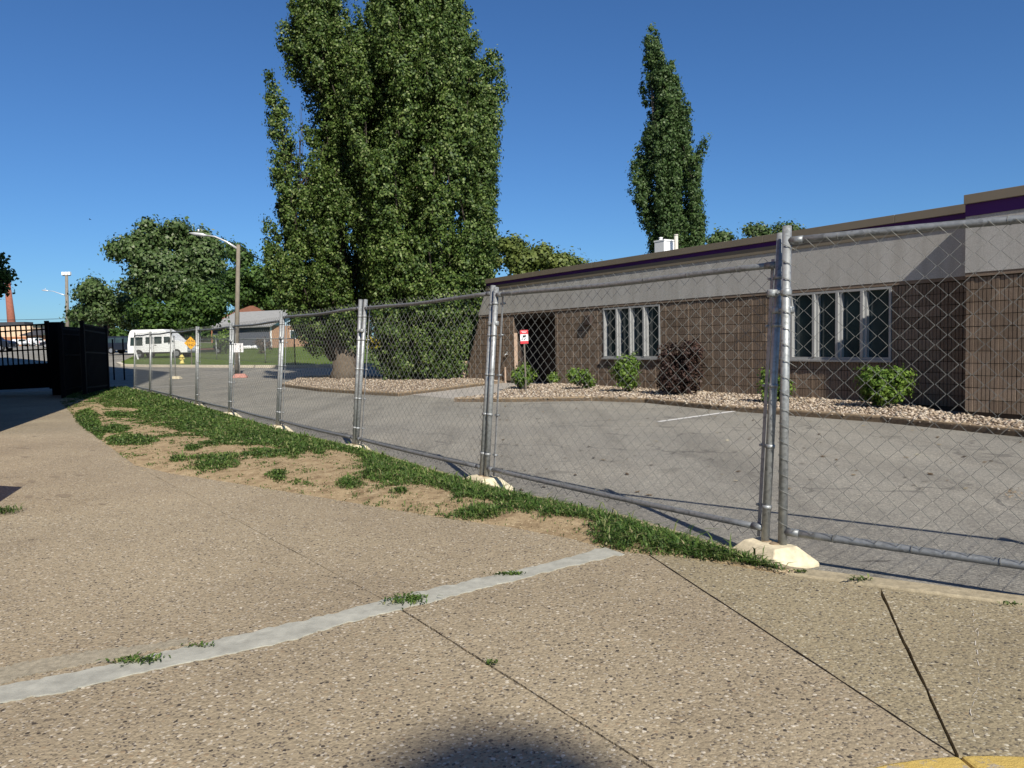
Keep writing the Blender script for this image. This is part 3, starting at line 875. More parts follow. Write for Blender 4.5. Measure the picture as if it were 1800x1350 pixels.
def plume(b, d, L, r, n_clump, n_leaf, spread):
    """upright shoot of a poplar: pointed at the top, fullest low down, leafy clumps on its outside"""
    d = np.asarray(d, float) / np.linalg.norm(d)
    t = rng.beta(1.15, 1.25, n_clump)
    rr = r * np.sin(np.pi * np.clip(t * .84 + .15, 0, 1)) ** .8
    th = rng.uniform(0, 6.28, n_clump); ra = rr * rng.uniform(.5, 1.05, n_clump) ** .5
    e1 = np.cross(d, [0.3, 1, .1]); e1 /= np.linalg.norm(e1); e2 = np.cross(d, e1)
    bend = rng.normal(0, .10, 2) * L
    out = e1 * np.cos(th)[:, None] + e2 * np.sin(th)[:, None]
    cc = np.asarray(b) + d * (t * L)[:, None] + out * ra[:, None] + e1 * (bend[0] * (t - .5) ** 2)[:, None] + e2 * (bend[1] * (t - .5) ** 2)[:, None]
    sp = spread * rng.uniform(.55, 1.35, n_clump)
    o = rng.normal(0, 1, (n_clump, n_leaf, 3))
    q = cc[:, None, :] + o * sp[:, None, None] * np.array([1, 1, 1.1])
    nn = unit(o) * .75 + out[:, None, :] * .8 + np.array([0, 0, .2])
    return np.concatenate([q, nn], 2).reshape(-1, 6)

def limb(m_, a, b, r0, r1, bend=.15, n=6):
    a = np.asarray(a, float); b = np.asarray(b, float); L = np.linalg.norm(b - a)
    k = rng.normal(0, bend * L * .3, 3)
    pts = [a + (b - a) * t + k * math.sin(math.pi * t) for t in np.linspace(0, 1, n)]
    m_.tube(pts, [r0 + (r1 - r0) * t for t in np.linspace(0, 1, n)], 6, True)

def poplar(base_px, depth, sil, label, n_lead, leaf, mat, trunk_r, extra=(), nleaf=20, col_r=.40, step=.85, group='tall upright poplars'):
    """upright poplar from its silhouette, rows (v, u_left, u_right) at the tree's own distance:
    steep leaders rise side by side, each dressed with shoots that peel outwards and up"""
    base = D(*base_px, depth); base[2] = zt(base[0], base[1])
    t = empty('poplar_tree', base, 0, label, 'tree', group)
    sil = sorted(sil)
    vs = np.array([q[0] for q in sil]); ul = np.array([q[1] for q in sil]); ur = np.array([q[2] for q in sil])
    P_ = []; lm = MB(); k_m = depth / F
    v_lo, v_hi = vs.min(), vs.max()
    def path(v, th, rho):
        l_, r_ = np.interp(v, vs, ul), np.interp(v, vs, ur)
        hw = max((r_ - l_) / 2 - col_r / k_m * 1.15, 1.0)
        return D((l_ + r_) / 2 + math.cos(th) * rho * hw, v, depth) + np.array([0, math.sin(th) * rho * hw * k_m * .85, 0])
    for i in range(n_lead):
        rho = 1.0 if i < n_lead * .66 else (.62 if i < n_lead * .88 else .2)
        cnt = int(n_lead * .66) if rho == 1.0 else max(1, int(n_lead * .22))
        th0 = 6.283 * (i % cnt) / cnt + rng.uniform(-.25, .25) + (0 if rho == 1 else .4)
        ph = rng.uniform(0, 6.28, 3)
        v_top = v_lo + (0 if rho < .5 else rng.uniform(0, .22) ** 1.0 * (v_hi - v_lo))
        v = v_hi - rng.uniform(0, .05) * (v_hi - v_lo); pts = []
        while v > v_top:
            pts.append(path(v, th0 + .22 * math.sin(v * .018 + ph[0]), rho * (1 + .06 * math.sin(v * .03 + ph[1]))))
            v -= step * rng.uniform(.7, 1.25) / k_m
        for j, c in enumerate(pts):
            if rng.uniform() < .10: continue
            f_ = .5 + .5 * math.sin(j * 1.35 + ph[2])
            r_ = col_r * rng.uniform(.55, 1.0) * (.72 + .4 * f_)
            L = rng.uniform(1.1, 2.3) * (col_r / .40)
            top_k = (len(pts) - j) / max(1, len(pts))
            ax = c - np.array([base[0], base[1], c[2]]); ax = ax / (np.linalg.norm(ax) + 1e-6)
            side = np.array([rng.normal(0, 1), rng.normal(0, 1), 0])
            lean = np.array([0, 0, 1.0]) + ax * rng.uniform(.0, .24) * (1 if top_k > .15 else .3) + side * .07
            b = c + ax * rng.uniform(-.08, .14) + side * .08
            b[2] = max(b[2] - L * .4, base[2] + .05)
            P_.append(plume(b, lean, L, r_, int(38 * L * r_) + 4, nleaf, .075 + .05 * r_))
        if len(pts) > 3:
            lm.tube([base + (pts[0] - base) * .4] + pts[::3] + [pts[-1]], [.055] + [.042 * (1 - .75 * q / len(pts[::3])) for q in range(len(pts[::3]))] + [.01], 5, True)
    for (b, d_, L, r_) in extra:
        P_.append(plume(b, d_, L, r_, int(40 * L * r_) + 8, nleaf, .10))
        limb(lm, b - np.array(d_) / np.linalg.norm(d_) * 1.5, b + np.array(d_) / np.linalg.norm(d_) * L * .8, .05, .01, .05, 5)
        for q in range(7):       # bare whips beside it
            o_ = np.array([rng.uniform(.15, .9), rng.uniform(-.3, .3), 0])
            limb(lm, b + o_ * .5, b + o_ + np.array(d_) / np.linalg.norm(d_) * L * rng.uniform(.4, .85), .016, .005, .12, 5)
    for _ in range(n_lead * 16):                 # inner shaded foliage along the stems
        v = rng.uniform(v_lo + 30, v_hi - 40)
        P_.append(path(v, rng.uniform(0, 6.28), rng.uniform(0, .85)) + rng.normal(0, .16, (16, 3)))
        P_[-1] = np.concatenate([P_[-1], rng.normal(0, 1, (16, 3))], 1)
    pts = np.concatenate(P_)
    pts = pts[pts[:, 2] > base[2] + .06] - np.array([*base, 0, 0, 0])
    link('crown', crown_mesh(pts, leaf), t, mat)
    top = D((ul[0] + ur[0]) / 2, vs[0], depth)
    tm = MB()
    tm.tube([np.array([0, 0, -.1]), np.array([0, 0, .5]), (top - base) * .3, (top - base) * .6, (top - base) * .93], [trunk_r * 1.45, trunk_r, trunk_r * .75, trunk_r * .45, .03], 9)
    link('trunk', tm.mesh('trunk'), t, M['bark'])
    lo = lm.mesh('limbs')
    lo.transform(Matrix.Translation(-Vector(base)))
    link('limbs', lo, t, M['limb'])
    return t

dA, dB = 31.5, 29.5
silA = [(-60, 545, 568), (-30, 525, 584), (0, 514, 598), (30, 500, 610), (60, 492, 628), (90, 494, 670), (125, 500, 690), (150, 545, 695), (200, 552, 700), (315, 550, 705), (350, 484, 705), (450, 480, 700), (520, 490, 690), (550, 503, 664), (575, 515, 648), (596, 535, 642)]
silB = [(-110, 700, 775), (-50, 680, 798), (0, 668, 806), (35, 660, 812), (75, 636, 824), (100, 622, 836), (140, 612, 866), (200, 605, 876), (300, 605, 880), (400, 615, 876), (450, 625, 870), (500, 640, 862), (560, 652, 844), (600, 658, 836), (640, 664, 816), (662, 680, 795)]
exA = []
for (u0, v0, u1, v1, r_) in [(505, 330, 486, 128, .52), (500, 300, 478, 170, .35), (515, 360, 505, 250, .35)]:
    b = D(u0, v0, dA - 1.0); e = D(u1, v1, dA - 1.0); exA.append((b, e - b, float(np.linalg.norm(e - b)), r_))
poplar((607, 660), dA, silA, 'tall poplar with a bare trunk foot and a leaning side plume', 28, .096, M['poplar'], .52, exA, nleaf=32)
poplar((738, 662), dB, silB, 'massive poplar with foliage down to the gravel, beside the building', 34, .096, M['poplar'], .5, col_r=.46, nleaf=32)
silC = [(84, 1128, 1152), (98, 1128, 1172), (130, 1130, 1190), (180, 1137, 1212), (240, 1133, 1214), (290, 1116, 1230), (330, 1110, 1240), (350, 1120, 1236), (380, 1130, 1233), (445, 1138, 1236), (520, 1150, 1225), (600, 1175, 1200)]
poplar((1185, 640), 42.0, silC, 'lone slim poplar rising behind the flat roof', 14, .115, M['poplar_far'], .4, col_r=.46, step=.9, nleaf=28)

def broad_tree(name, trunk_px, depth, blobs, label, leaf, mat, k=1.0, trunk_r=.3, group=None, cat='tree', nl=16, zoff=0.0, shell=.5):
    base = D(trunk_px, 640, depth); base[2] = zt(base[0], base[1]) + zoff
    t = empty(name, base, 0, label, cat, group)
    P_ = []; lm = MB(); sc = depth / F
    hub = base + np.array([0, 0, 0.0]); cs = [D(b[0], b[1], depth) for b in blobs]
    mz = np.mean([c[2] for c in cs]); hub[2] = base[2] + (min(c[2] for c in cs) - base[2]) * .75
    for (u, v, ru, rv), c in zip(blobs, cs):
        c = c + np.array([0, rng.uniform(-.25, .35) * ru * sc, 0])
        r3 = np.array([ru * sc, ru * sc * .8, rv * sc])
        nc = int(k * (ru * rv) / 9) + 12
        for _ in range(7):
            d_ = rng.normal(0, 1, 3); d_ /= np.linalg.norm(d_)
            k_ = rng.uniform(.28, .52)
            P_.append(cloud(c + d_ * r3 * (1 - k_ * .9), r3 * k_ * np.array([1.15, 1.1, .85]), max(5, int(nc * .20)), nl, leaf * 1.25, .5))
        limb(lm, hub - base, c - base, trunk_r * .45, trunk_r * .12, .15)
    pts = np.concatenate(P_) - np.array([*base, 0, 0, 0])
    pts = pts[pts[:, 2] > .1]
    link('crown', crown_mesh(pts, leaf), t, mat)
    tm = MB(); tm.tube([(0, 0, -.2), (0, 0, .4), tuple((hub - base) * .6 + [.05, 0, 0]), tuple(hub - base)], [trunk_r * 1.4, trunk_r, trunk_r * .8, trunk_r * .6], 8)
    link('trunk', tm.mesh('trunk'), t, M['bark'])
    link('limbs', lm.mesh('limbs'), t, M['bark'])
    return t
tg = 'broad trees beyond the crossing'
broad_tree('broad_leaved_tree', 300, 78, [(272, 430, 40, 36), (300, 412, 36, 22), (330, 440, 50, 40), (235, 452, 36, 34), (285, 475, 60, 36), (355, 465, 42, 36), (330, 505, 60, 32), (250, 505, 40, 24), (262, 398, 12, 9), (240, 424, 18, 14)],
           'largest broad tree, rounded crown above the white van', .34, M['maple'], 1.35, .45, tg)
broad_tree('broad_leaved_tree', 190, 84, [(190, 520, 46, 26), (160, 530, 34, 30), (215, 545, 46, 28), (145, 550, 20, 18), (240, 560, 50, 22), (185, 560, 40, 16), (160, 500, 14, 10)],
           'low spreading tree beside the tall equipment pole', .34, M['maple'], 1.3, .35, tg)
broad_tree('broad_leaved_tree', 320, 74, [(280, 545, 50, 28), (335, 548, 46, 30), (372, 536, 26, 24), (350, 520, 34, 24), (300, 570, 60, 14), (352, 566, 26, 12)],
           'dark lower tree shading the van roof', .30, M['dark_leaf'], 1.3, .35, tg)
broad_tree('broad_leaved_tree', 440, 120, [(410, 470, 36, 34), (450, 490, 44, 32), (480, 505, 34, 30), (430, 520, 48, 30), (465, 530, 50, 28), (398, 500, 26, 30), (510, 520, 30, 30), (412, 440, 14, 10)],
           'deep green tree behind the brown roof', .45, M['dark_leaf'], 1.3, .5, tg)
broad_tree('broad_leaved_tree', 470, 132, [(470, 525, 36, 16), (500, 530, 30, 22), (440, 540, 20, 12)], 'olive green tree between the brown and grey roofs', .4, M['olive'], 1.4, .3, tg)
broad_tree('broad_leaved_tree', 940, 58, [(895, 455, 38, 36), (930, 468, 42, 30), (975, 472, 46, 22), (1020, 482, 40, 16), (880, 430, 14, 12), (955, 448, 14, 16), (985, 458, 18, 10), (1010, 520, 70, 40), (920, 530, 60, 50)],
           'olive green tree top behind the low end of the roof', .26, M['olive'], 1.5, .3, 'treetops behind the building')
broad_tree('broad_leaved_tree', 1272, 52, [(1272, 419, 22, 10), (1262, 426, 16, 8), (1275, 460, 30, 30)], 'small pale treetop on the roofline beside the lone poplar', .2, M['maple'], 2, .2, 'treetops behind the building')
broad_tree('broad_leaved_tree', 1332, 52, [(1330, 406, 17, 9), (1345, 411, 12, 7), (1330, 440, 24, 26)], 'middle small treetop poking above the coping', .2, M['maple'], 2, .2, 'treetops behind the building')
broad_tree('broad_leaved_tree', 1382, 52, [(1380, 402, 18, 10), (1395, 408, 12, 8), (1385, 440, 26, 26)], 'small treetop behind the fence post tops', .2, M['maple'], 2, .2, 'treetops behind the building')
broad_tree('broad_leaved_tree', -120, 34, [(-12, 457, 6, 5), (-6, 482, 7, 5), (6, 486, 5, 4), (-4, 506, 5, 3), (-36, 470, 9, 7), (-110, 430, 60, 60), (-180, 420, 70, 70), (-130, 380, 60, 50), (-90, 490, 40, 26)],
           'leafy branch tips reaching in beside the brick chimney', .17, M['dark_leaf'], 1.0, .28)

fp = []
for k in range(260):
    u = rng.uniform(105, 640); y_ = rng.uniform(150, 175)
    c = D(u, 600, y_); c[2] = zt(0, y_) + rng.uniform(.3, 1) * (3.2 + 1.6 * math.sin(u * .05) + rng.uniform(0, 1.5))
    fp.append(cloud(c, (2.2, 1.5, 1.3), 8, 14, .5, .3))
tag(link('distant_trees', crown_mesh(np.concatenate(fp), .75, 'distant_trees'), None, M['dark_leaf']), 'dark far-off belt of trees closing the view behind the houses', 'trees', kind='stuff')
# ================================================================== shrubs in the gravel
def shrub(u, v, wpx, hpx, label, mat, leaf, nclump, stems=5, loose=.5, z=.09, nl=14):
    b = P(u, v, z); sc = b[1] / F
    t = empty('shrub', b, 0, label, 'shrub', 'shrubs in the gravel bed')
    wr, h = wpx * sc / 2, hpx * sc
    q = []
    for _ in range(max(5, nclump // 14)):        # uneven sprays rather than one ball
        a = rng.uniform(0, 6.28); rr = rng.uniform(.15, .66) ** .7; zc_ = rng.uniform(.25, .80)
        k_ = rng.uniform(.32, .52)
        q.append(cloud((math.cos(a) * rr * wr, math.sin(a) * rr * wr, h * zc_), (wr * k_ * 1.1, wr * k_, h * k_ * .62), 18, nl, leaf * .85, loose))
    q.append(cloud((0, 0, h * .45), (wr * .7, wr * .7, h * .4), nclump // 4, nl, leaf, .2))
    q = np.concatenate(q)
    q = q[q[:, 2] > .03]
    link('foliage', crown_mesh(q, leaf, 'foliage'), t, mat)
    m_ = MB()
    for k in range(stems):
        a = k * 6.28 / stems
        limb(m_, (math.cos(a) * .03, math.sin(a) * .03, -.03), (math.cos(a) * wr * .7, math.sin(a) * wr * .6, h * rng.uniform(.6, .9)), .012, .004, .2, 5)
    link('stem', m_.mesh('stem'), t, M['bark'])
    return t
shrub(918, 684, 46, 44, 'loose green shrub at the foot of the red sign', M['shrub'], .075, 110)
shrub(971, 674, 18, 19, 'smallest green shrub, in front of the dark door', M['shrub'], .06, 36)
shrub(1026, 684, 54, 38, 'low round green shrub between the door and the first window', M['shrub'], .065, 110)
shrub(1096, 689, 52, 66, 'upright green shrub reaching up to the first window sill', M['shrub'], .065, 160, loose=.35)
shrub(1197, 694, 74, 96, 'dark purple leaved shrub against the brown wall', M['purple_leaf'], .065, 380)
shrub(1362, 708, 54, 62, 'green shrub half hidden behind the twin fence posts', M['shrub'], .055, 120)
shrub(1553, 716, 84, 72, 'wide bushy green shrub below the second window', M['shrub'], .055, 260)
shrub(1660, 700, 20, 16, 'tiny pale green seedling by the shaded wall foot', M['shrub'], .04, 20)
shrub(772, 661, 40, 16, 'dry twiggy brown shrub under the big poplar', M['dry_leaf'], .09, 60)

# ================================================================== the brown building
az = R(-32.42)
BD = np.array([math.sin(az), math.cos(az), 0])         # along the facade, away from the camera
BN = np.array([-BD[1], BD[0], 0])                      # out of the facade, towards the lot
BO = P(1300, 688, .15); BO[2] = 0
BM = Matrix(((BD[0], BN[0], 0, BO[0]), (BD[1], BN[1], 0, BO[1]), (0, 0, 1, 0), (0, 0, 0, 1)))   # local x = along, y = out, z = up
bld = empty('brown_building', mat=BM, label='single storey brown ribbed block building with grey upper wall and purple stripe', cat='building')
T0, T1, STEP, SD = -12.0, 13.35, -5.45, .70
ZB, ZG = 2.41, 3.27
W1 = (2.64, 4.96, .915, 2.32); W2 = (-3.72, -1.42, .92, 2.33); DR = (7.35, 9.76, .02, 2.20)
holes = [W1, W2, DR]
# backing wall pieces (butted), leaving the openings
wm = MB(); th = .25
def wallbox(t0, t1, z0, z1, y1=-.03): wm.box((t0, y1 - th, z0), (t1, y1, z1))
zs = [(STEP, W2[0]), (W2[1], W1[0]), (W1[1], DR[0]), (DR[1], 12.0)]
for a, b in zs: wallbox(a, b, 0, 2.34)
for Wd in (W1, W2): wallbox(Wd[0], Wd[1], 0, Wd[2]); wallbox(Wd[0], Wd[1], Wd[3], 2.34)
wallbox(DR[0], DR[1], DR[3], 2.34)
wm.prism([(12.0, 0), (T1, 0), (12.15, 2.34), (12.0, 2.34)], (1, 0, 0), (0, 0, 1), (0, -1, 0), th, (0, -.03, 0))
wm.box((T0, SD - .28, 0), (STEP, SD - .03, 2.34))
wm.box((STEP - .25, -.28, 0), (STEP - .001, SD - .281, 2.34))
wm.build('wall', M['mortar_dark'], bld)
# ribbed blocks, stack bonded
BW, BH = .40, .2045
def block_mesh(wd, hg):
    m_ = MB(); n = max(1, int(round(wd / .0667))); g_ = .007
    for k in range(n):
        a = -wd / 2 + .003 + k * (wd - .006) / n; b = -wd / 2 + .003 + (k + 1) * (wd - .006) / n - g_
        pr = .026 + .009 * ((k * 7919 + 3) % 5) / 4
        h = hg / 2 - .0038
        m_.add([(a, -.03, -h), (b, -.03, -h), (b, -.03, h), (a, -.03, h), (a + .002, pr - .03, -h), (b - .002, pr - .03, -h), (b - .002, pr - .03, h), (a + .002, pr - .03, h)],
               [(4, 7, 6, 5), (0, 4, 5, 1), (1, 5, 6, 2), (2, 6, 7, 3), (3, 7, 4, 0)])
    return m_
bcache = {}
def get_block(wd, hg):
    key = (round(wd, 2), round(hg, 2))
    if key not in bcache:
        me = block_mesh(*key).mesh('block'); me.materials.append(M['block']); bcache[key] = me
    return bcache[key]
cells = []
def wall_cells(t0, t1, y, slope=False):
    t = t0
    edges = [t0]
    while t < t1 - .01: t = min(t1, t + BW); edges.append(t)
    for r_ in range(11):
        z0, z1 = r_ * BH + .08, min((r_ + 1) * BH + .08, 2.335)
        for a, b in zip(edges[:-1], edges[1:]):
            segs = [(a, b)]
            for (h0, h1, q0, q1) in (holes if y == 0 else []):
                if z1 <= q0 + .02 or z0 >= q1 - .02: continue
                ns = []
                for s0, s1 in segs:
                    if s1 <= h0 or s0 >= h1: ns.append((s0, s1)); continue
                    if s0 < h0 - .03: ns.append((s0, h0))
                    if s1 > h1 + .03: ns.append((h1, s1))
                segs = ns
            for s0, s1 in segs:
                lim = 12.0 + (T1 - 12.0) * (1 - (z0 + z1) / 2 / 2.34) * .9 + .05 if slope else 99
                s1 = min(s1, lim)
                if s1 - s0 > .05: cells.append((s0, s1, z0, z1, y))
wall_cells(STEP, T1, 0, True)
wall_cells(-9.05, STEP, SD)
def cell_px(c):
    p = BO + BD * (c[0] + c[1]) / 2 + BN * c[4] + np.array([0, 0, (c[2] + c[3]) / 2])
    u, v = topx(p)
    vis = -20 < u < 1815
    return (0 if vis else 1, np.linalg.norm(p - CAM))
cells.sort(key=cell_px)
rest = MB()
for i, (a, b, z0, z1, y) in enumerate(cells):
    if i < 300:
        o = link('block', get_block(b - a, z1 - z0), bld)
        o.location = ((a + b) / 2, y + random.uniform(-.003, .003), (z0 + z1) / 2)
    else:
        bm_ = block_mesh(round(b - a, 2), round(z1 - z0, 2))
        rest.add([(p[0] + (a + b) / 2, p[1] + y, p[2] + (z0 + z1) / 2) for p in bm_.v], bm_.f)
o = rest.build('block_courses', M['block'], bld); o['kind'] = 'stuff'
# soldier course / soffit line above the blocks
def prof(name, mat, y0, y1, z0, z1, step=True, lend=None, bev=0):
    m_ = MB()
    m_.box((STEP + .002 + max(0, 0), y0, z0), (lend if lend else 12.0, y1, z1))
    m_.box((T0, SD + y0, z0), (STEP, SD + y1, z1))
    return m_.build(name, mat, bld, bev)
prof('soffit_trim', M['block'], -.20, .022, 2.342, ZB - .002, lend=12.1)
gm = MB()
gm.box((STEP + .002, -.22, ZB), (11.4, -.01, ZG))
sx = [STEP + .002, -2.4, .65, 3.7, 6.75, 9.8]
for a, b in zip(sx, sx[1:] + [None]):            # stucco panels butted with a hairline seam
    m_ = MB()
    if b: m_.box((a + .003, -.009, ZB), (b - .003, .03, ZG))
    else: m_.prism([(a + .003, ZB), (12.09, ZB), (11.52, ZG), (a + .003, ZG)], (1, 0, 0), (0, 0, 1), (0, -1, 0), .039, (0, .03, 0))
    m_.build('stucco_panel', M['stucco'], bld)
gm.box((T0, SD - .22, ZB), (STEP, SD + .03, ZG + .071))
gm.box((STEP - .22, -.21, ZB), (STEP - .001, SD - .221, ZG + .071))
gm.build('stucco_band', M['stucco'], bld)
# trim line, purple stripe and coping, in lengths with seams
def run(name, mat, y0, y1, z0, z1, lend, seam=None, dz=0.0):
    if seam is None:
        m_ = MB(); m_.box((STEP + .003, y0, z0), (lend, y1, z1))
        if dz: m_.box((T0, SD + y0, z0 - .075), (STEP, SD + y1, z1 + dz)); m_.box((STEP - .2, y0, z0 - .075), (STEP - .001, SD + y0 - .001, z1 + dz))
        m_.build(name, mat, bld); return
    def pieces(t0, t1, yy, dz_):
        t = t1; k = 0
        while t > t0 + .05:
            a = max(t0, t - seam)
            m_ = MB(); m_.box((a + .009, yy + y0, z0 + dz_), (t - .001, yy + y1, z1 + dz_)); m_.build(name, mat, bld, .004); t = a
    pieces(STEP + .003, lend, 0, 0); pieces(T0, STEP, SD, dz)
    m_ = MB(); m_.box((STEP - .2, y0, z0 + dz), (STEP - .001, SD + y0 - .001, z1 + dz)); m_.build(name, mat, bld)
run('trim', M['tan_metal'], -.2, .05, ZG + .002, ZG + .146, 11.50)
run('purple_stripe', M['purple'], -.2, .045, ZG + .148, ZG + .24, 11.45, dz=.03)
run('coping', M['tan_metal'], -.28, .10, ZG + .242, 3.665, 11.42, 3.05, .03)
m_ = MB(); m_.box((T0, -13, 3.3), (11.2, -.29, 3.42)); m_.build('roof', M['roof_flat'], bld)
m_ = MB(); m_.box((T0, -13, 0), (11.9, -12.7, 3.3)); m_.box((11.6, -12.69, 0), (11.9, -.30, 3.3)); m_.box((T0, -12.69, 0), (T0 + .3, -.30, 3.3)); m_.build('rear_wall', M['block'], bld)
# low wing wall closing the end
m_ = MB(); m_.box((T1 - .02, -.4, 0), (T1 + .12, .02, .72)); m_.build('end_pier', M['trim_tan'], bld, .01)

def window(w_, label):
    t0, t1, z0, z1 = w_
    fr = MB(); f_ = .045
    fr.box((t0, -.14, z0), (t1, .02, z0 + f_)); fr.box((t0, -.14, z1 - f_), (t1, .02, z1))
    fr.box((t0, -.14, z0 + f_), (t0 + f_, .02, z1 - f_)); fr.box((t1 - f_, -.14, z0 + f_), (t1, .02, z1 - f_))
    wd = fr.build('window', M['alu'], bld); wd['label'] = label
    s = MB(); s.box((t0 - .03, -.02, z0 - .05), (t1 + .03, .075, z0 - .002)); s.build('sill', M['alu'], wd, .004)
    n = 4; pw = (t1 - t0 - 2 * f_) / n
    for k in range(n):
        a = t0 + f_ + k * pw; b = a + pw
        if k:
            mm = MB(); mm.box((a - .075, -.10, z0 + f_ + .001), (a + .075, -.012, z1 - f_ - .001)); mm.box((a - .028, -.011, z0 + f_ + .001), (a + .028, .045, z1 - f_ - .001))
            mm.build('mullion', M['alu'], wd)
        g_ = MB(); g_.box((a + .004, -.125, z0 + f_ + .002), (b - .004, -.115, z1 - f_ - .002)); g_.build('pane', M['glass'], wd)
    bk = MB(); bk.box((t0, -.30, z0), (t1, -.27, z1)); bk.build('dark_backing', M['sign_black'], wd)  # black sheet behind the panes stands in for the unlit room
window(W1, 'four pane window between the purple shrub and the door')
window(W2, 'four pane window beside the shaded wall step')
# entrance recess
t0, t1, z0, z1 = DR
m_ = MB(); m_.box((t0 - .02, -1.0, z0), (t0, -.281, z1)); m_.box((t1, -1.0, z0), (t1 + .02, -.281, z1)); m_.box((t0, -1.0, z1), (t1, -.281, z1 + .04)); m_.build('porch_lining', M['door'], bld)
m_ = MB(); m_.box((t1 - .04, -.12, z0), (t1 - .002, .012, 1.72)); m_.build('sunlit_jamb', M['trim_tan'], bld)  # pale strip painted where sunlight reaches the recess return
m_ = MB(); m_.box((t0, -1.04, z0), (t1, -1.0, z1)); dr = m_.build('door', M['door'], bld)
m_ = MB(); m_.box((t0 + .16, -.998, 1.05), (t0 + .78, -.985, 1.95)); m_.build('door_pane', M['glass'], dr)
m_ = MB(); m_.box((t0 + .35, -.984, 1.08), (t0 + .72, -.978, 1.24)); m_.build('door_notice', plain('faded_notice', (.30, .31, .32), .6), dr)
m_ = MB(); m_.tube([(t0 + 1.12, -.93, 1.0), (t0 + 1.30, -.93, 1.0)], .025, 8); m_.tube([(t0 + 1.12, -1.0, 1.0), (t0 + 1.12, -.93, 1.0)], .03, 8); m_.build('handle', M['lampgrey'], dr)
# wall tap that throws a slanting shadow
m_ = MB(); m_.tube([(10.15, -.03, 1.0), (10.15, .10, 1.0), (10.15, .14, .95)], .022, 8); m_.tube([(10.15, .06, 1.0), (10.15, .06, 1.07)], .012, 6); m_.tube([(10.08, .06, 1.07), (10.22, .06, 1.07)], .014, 6)
m_.build('wall_tap', M['alu'], bld)
m_ = MB(); m_.box((10.3, -.03, .0), (10.36, .05, .55)); m_.build('drain_pipe', M['trim_tan'], bld)
# small dark brown box standing out from the wall
m_ = MB(); m_.box((5.45, .0, 1.86), (5.75, .11, 2.16)); m_.build('dark_wall_box', plain('dark_brown_plate', (.055, .038, .03), .8), bld, .02)

# things on the roof
def on_roof(name, label, u0, u1, v0, v1, back, mat, cat, cyl=False, bright=None):
    q0 = None
    d = ray(u0, (v0 + v1) / 2)
    O = BO - BN * back
    s = ((O - CAM) @ BN) / (d @ BN); a = CAM + d * s
    d2 = ray(u1, (v0 + v1) / 2); s2 = ((O - CAM) @ BN) / (d2 @ BN); b = CAM + d2 * s2
    zt_ = (CAM + ray(u0, v0) * s)[2]
    L = float(np.linalg.norm((b - a)[:2])) 
    e = empty(name, ((a + b)[0] / 2, (a + b)[1] / 2, 3.42), math.atan2(BD[1], BD[0]), label, cat)
    m_ = MB()
    if cyl: 
        m_.tube([(0, 0, 0), (0, 0, zt_ - 3.42)], L / 2, 10); m_.build('pipe', mat, e)
        c_ = MB(); c_.tube([(0, 0, zt_ - 3.415), (0, 0, zt_ - 3.38)], L / 2 * 1.12, 10); c_.build('rim', mat, e)
    else:
        m_.box((-L / 2, -L * .6, 0), (L / 2, L * .6, zt_ - 3.42)); m_.build('housing', mat, e, .01)
        c_ = MB(); c_.box((-L / 2 - .02, -L * .62, zt_ - 3.418), (L / 2 + .02, L * .62, zt_ - 3.37)); c_.build('lid', mat, e)
on_roof('roof_vent_box', 'small white vent box standing on the roof', 1161, 1178, 427, 443, 3.0, M['white'], 'vent')
on_roof('roof_pipe', 'short white pipe stub behind the roof vent box', 1159.5, 1164, 420, 440, 3.6, M['white'], 'pipe', True)
on_roof('roof_pipe', 'tall beige vent pipe standing alone on the roof', 1186, 1191, 415, 438, 3.0, M['beige_pipe'], 'pipe', True)

# ================================================================== red warning sign in the gravel
sb = P(925, 684, .12)
sg_ = empty('warning_sign', sb, 0, 'red and white warning sign on a thin brown post in the gravel bed', 'sign')
sg_.rotation_euler = (0, R(-1.2), R(14))
sc = sb[1] / F
H = (684 - 580) * sc; hw = 7.2 * sc; sh = 24 * sc
m_ = MB(); m_.box((-.02, .006, -.1), (.02, .03, H)); m_.build('post', M['post_grey'], sg_)
m_ = MB(); m_.box((-hw, -.004, H - sh), (hw, .004, H)); pn = m_.build('panel', M['sign_white'], sg_)
m_ = MB(); m_.box((-hw, -.006, H - sh * .31), (hw, -.0045, H)); m_.build('red_band', M['sign_red'], pn)
m_ = MB(); m_.box((-hw, -.006, H - sh), (hw, -.0045, H - sh * .80)); m_.build('red_band', M['sign_red'], pn)
m_ = MB(); z = H - sh * .47
m_.prism([(-.045, z - .02), (-.01, z - .035), (.06, z), (.05, z + .035), (-.04, z + .03)], (1, 0, 0), (0, 0, 1), (0, -1, 0), .0015, (0, -.0045, 0))
m_.prism([(.005, z - .10), (.04, z - .05), (.055, z - .05), (.05, z - .03), (.02, z - .04), (-.02, z - .10)], (1, 0, 0), (0, 0, 1), (0, -1, 0), .0015, (0, -.0045, 0))
m_.prism([(-.075, z - .09), (-.055, z - .05), (-.045, z - .09)], (1, 0, 0), (0, 0, 1), (0, -1, 0), .0015, (0, -.0045, 0))
m_.build('pictogram', M['sign_black'], pn)
m_ = MB()
for k, ww in enumerate((.7, .5)):
    m_.box((-hw * ww, -.0075, H - sh * (.11 + .09 * k)), (hw * ww, -.0062, H - sh * (.08 + .09 * k)))
m_.build('print', M['sign_white'], pn)

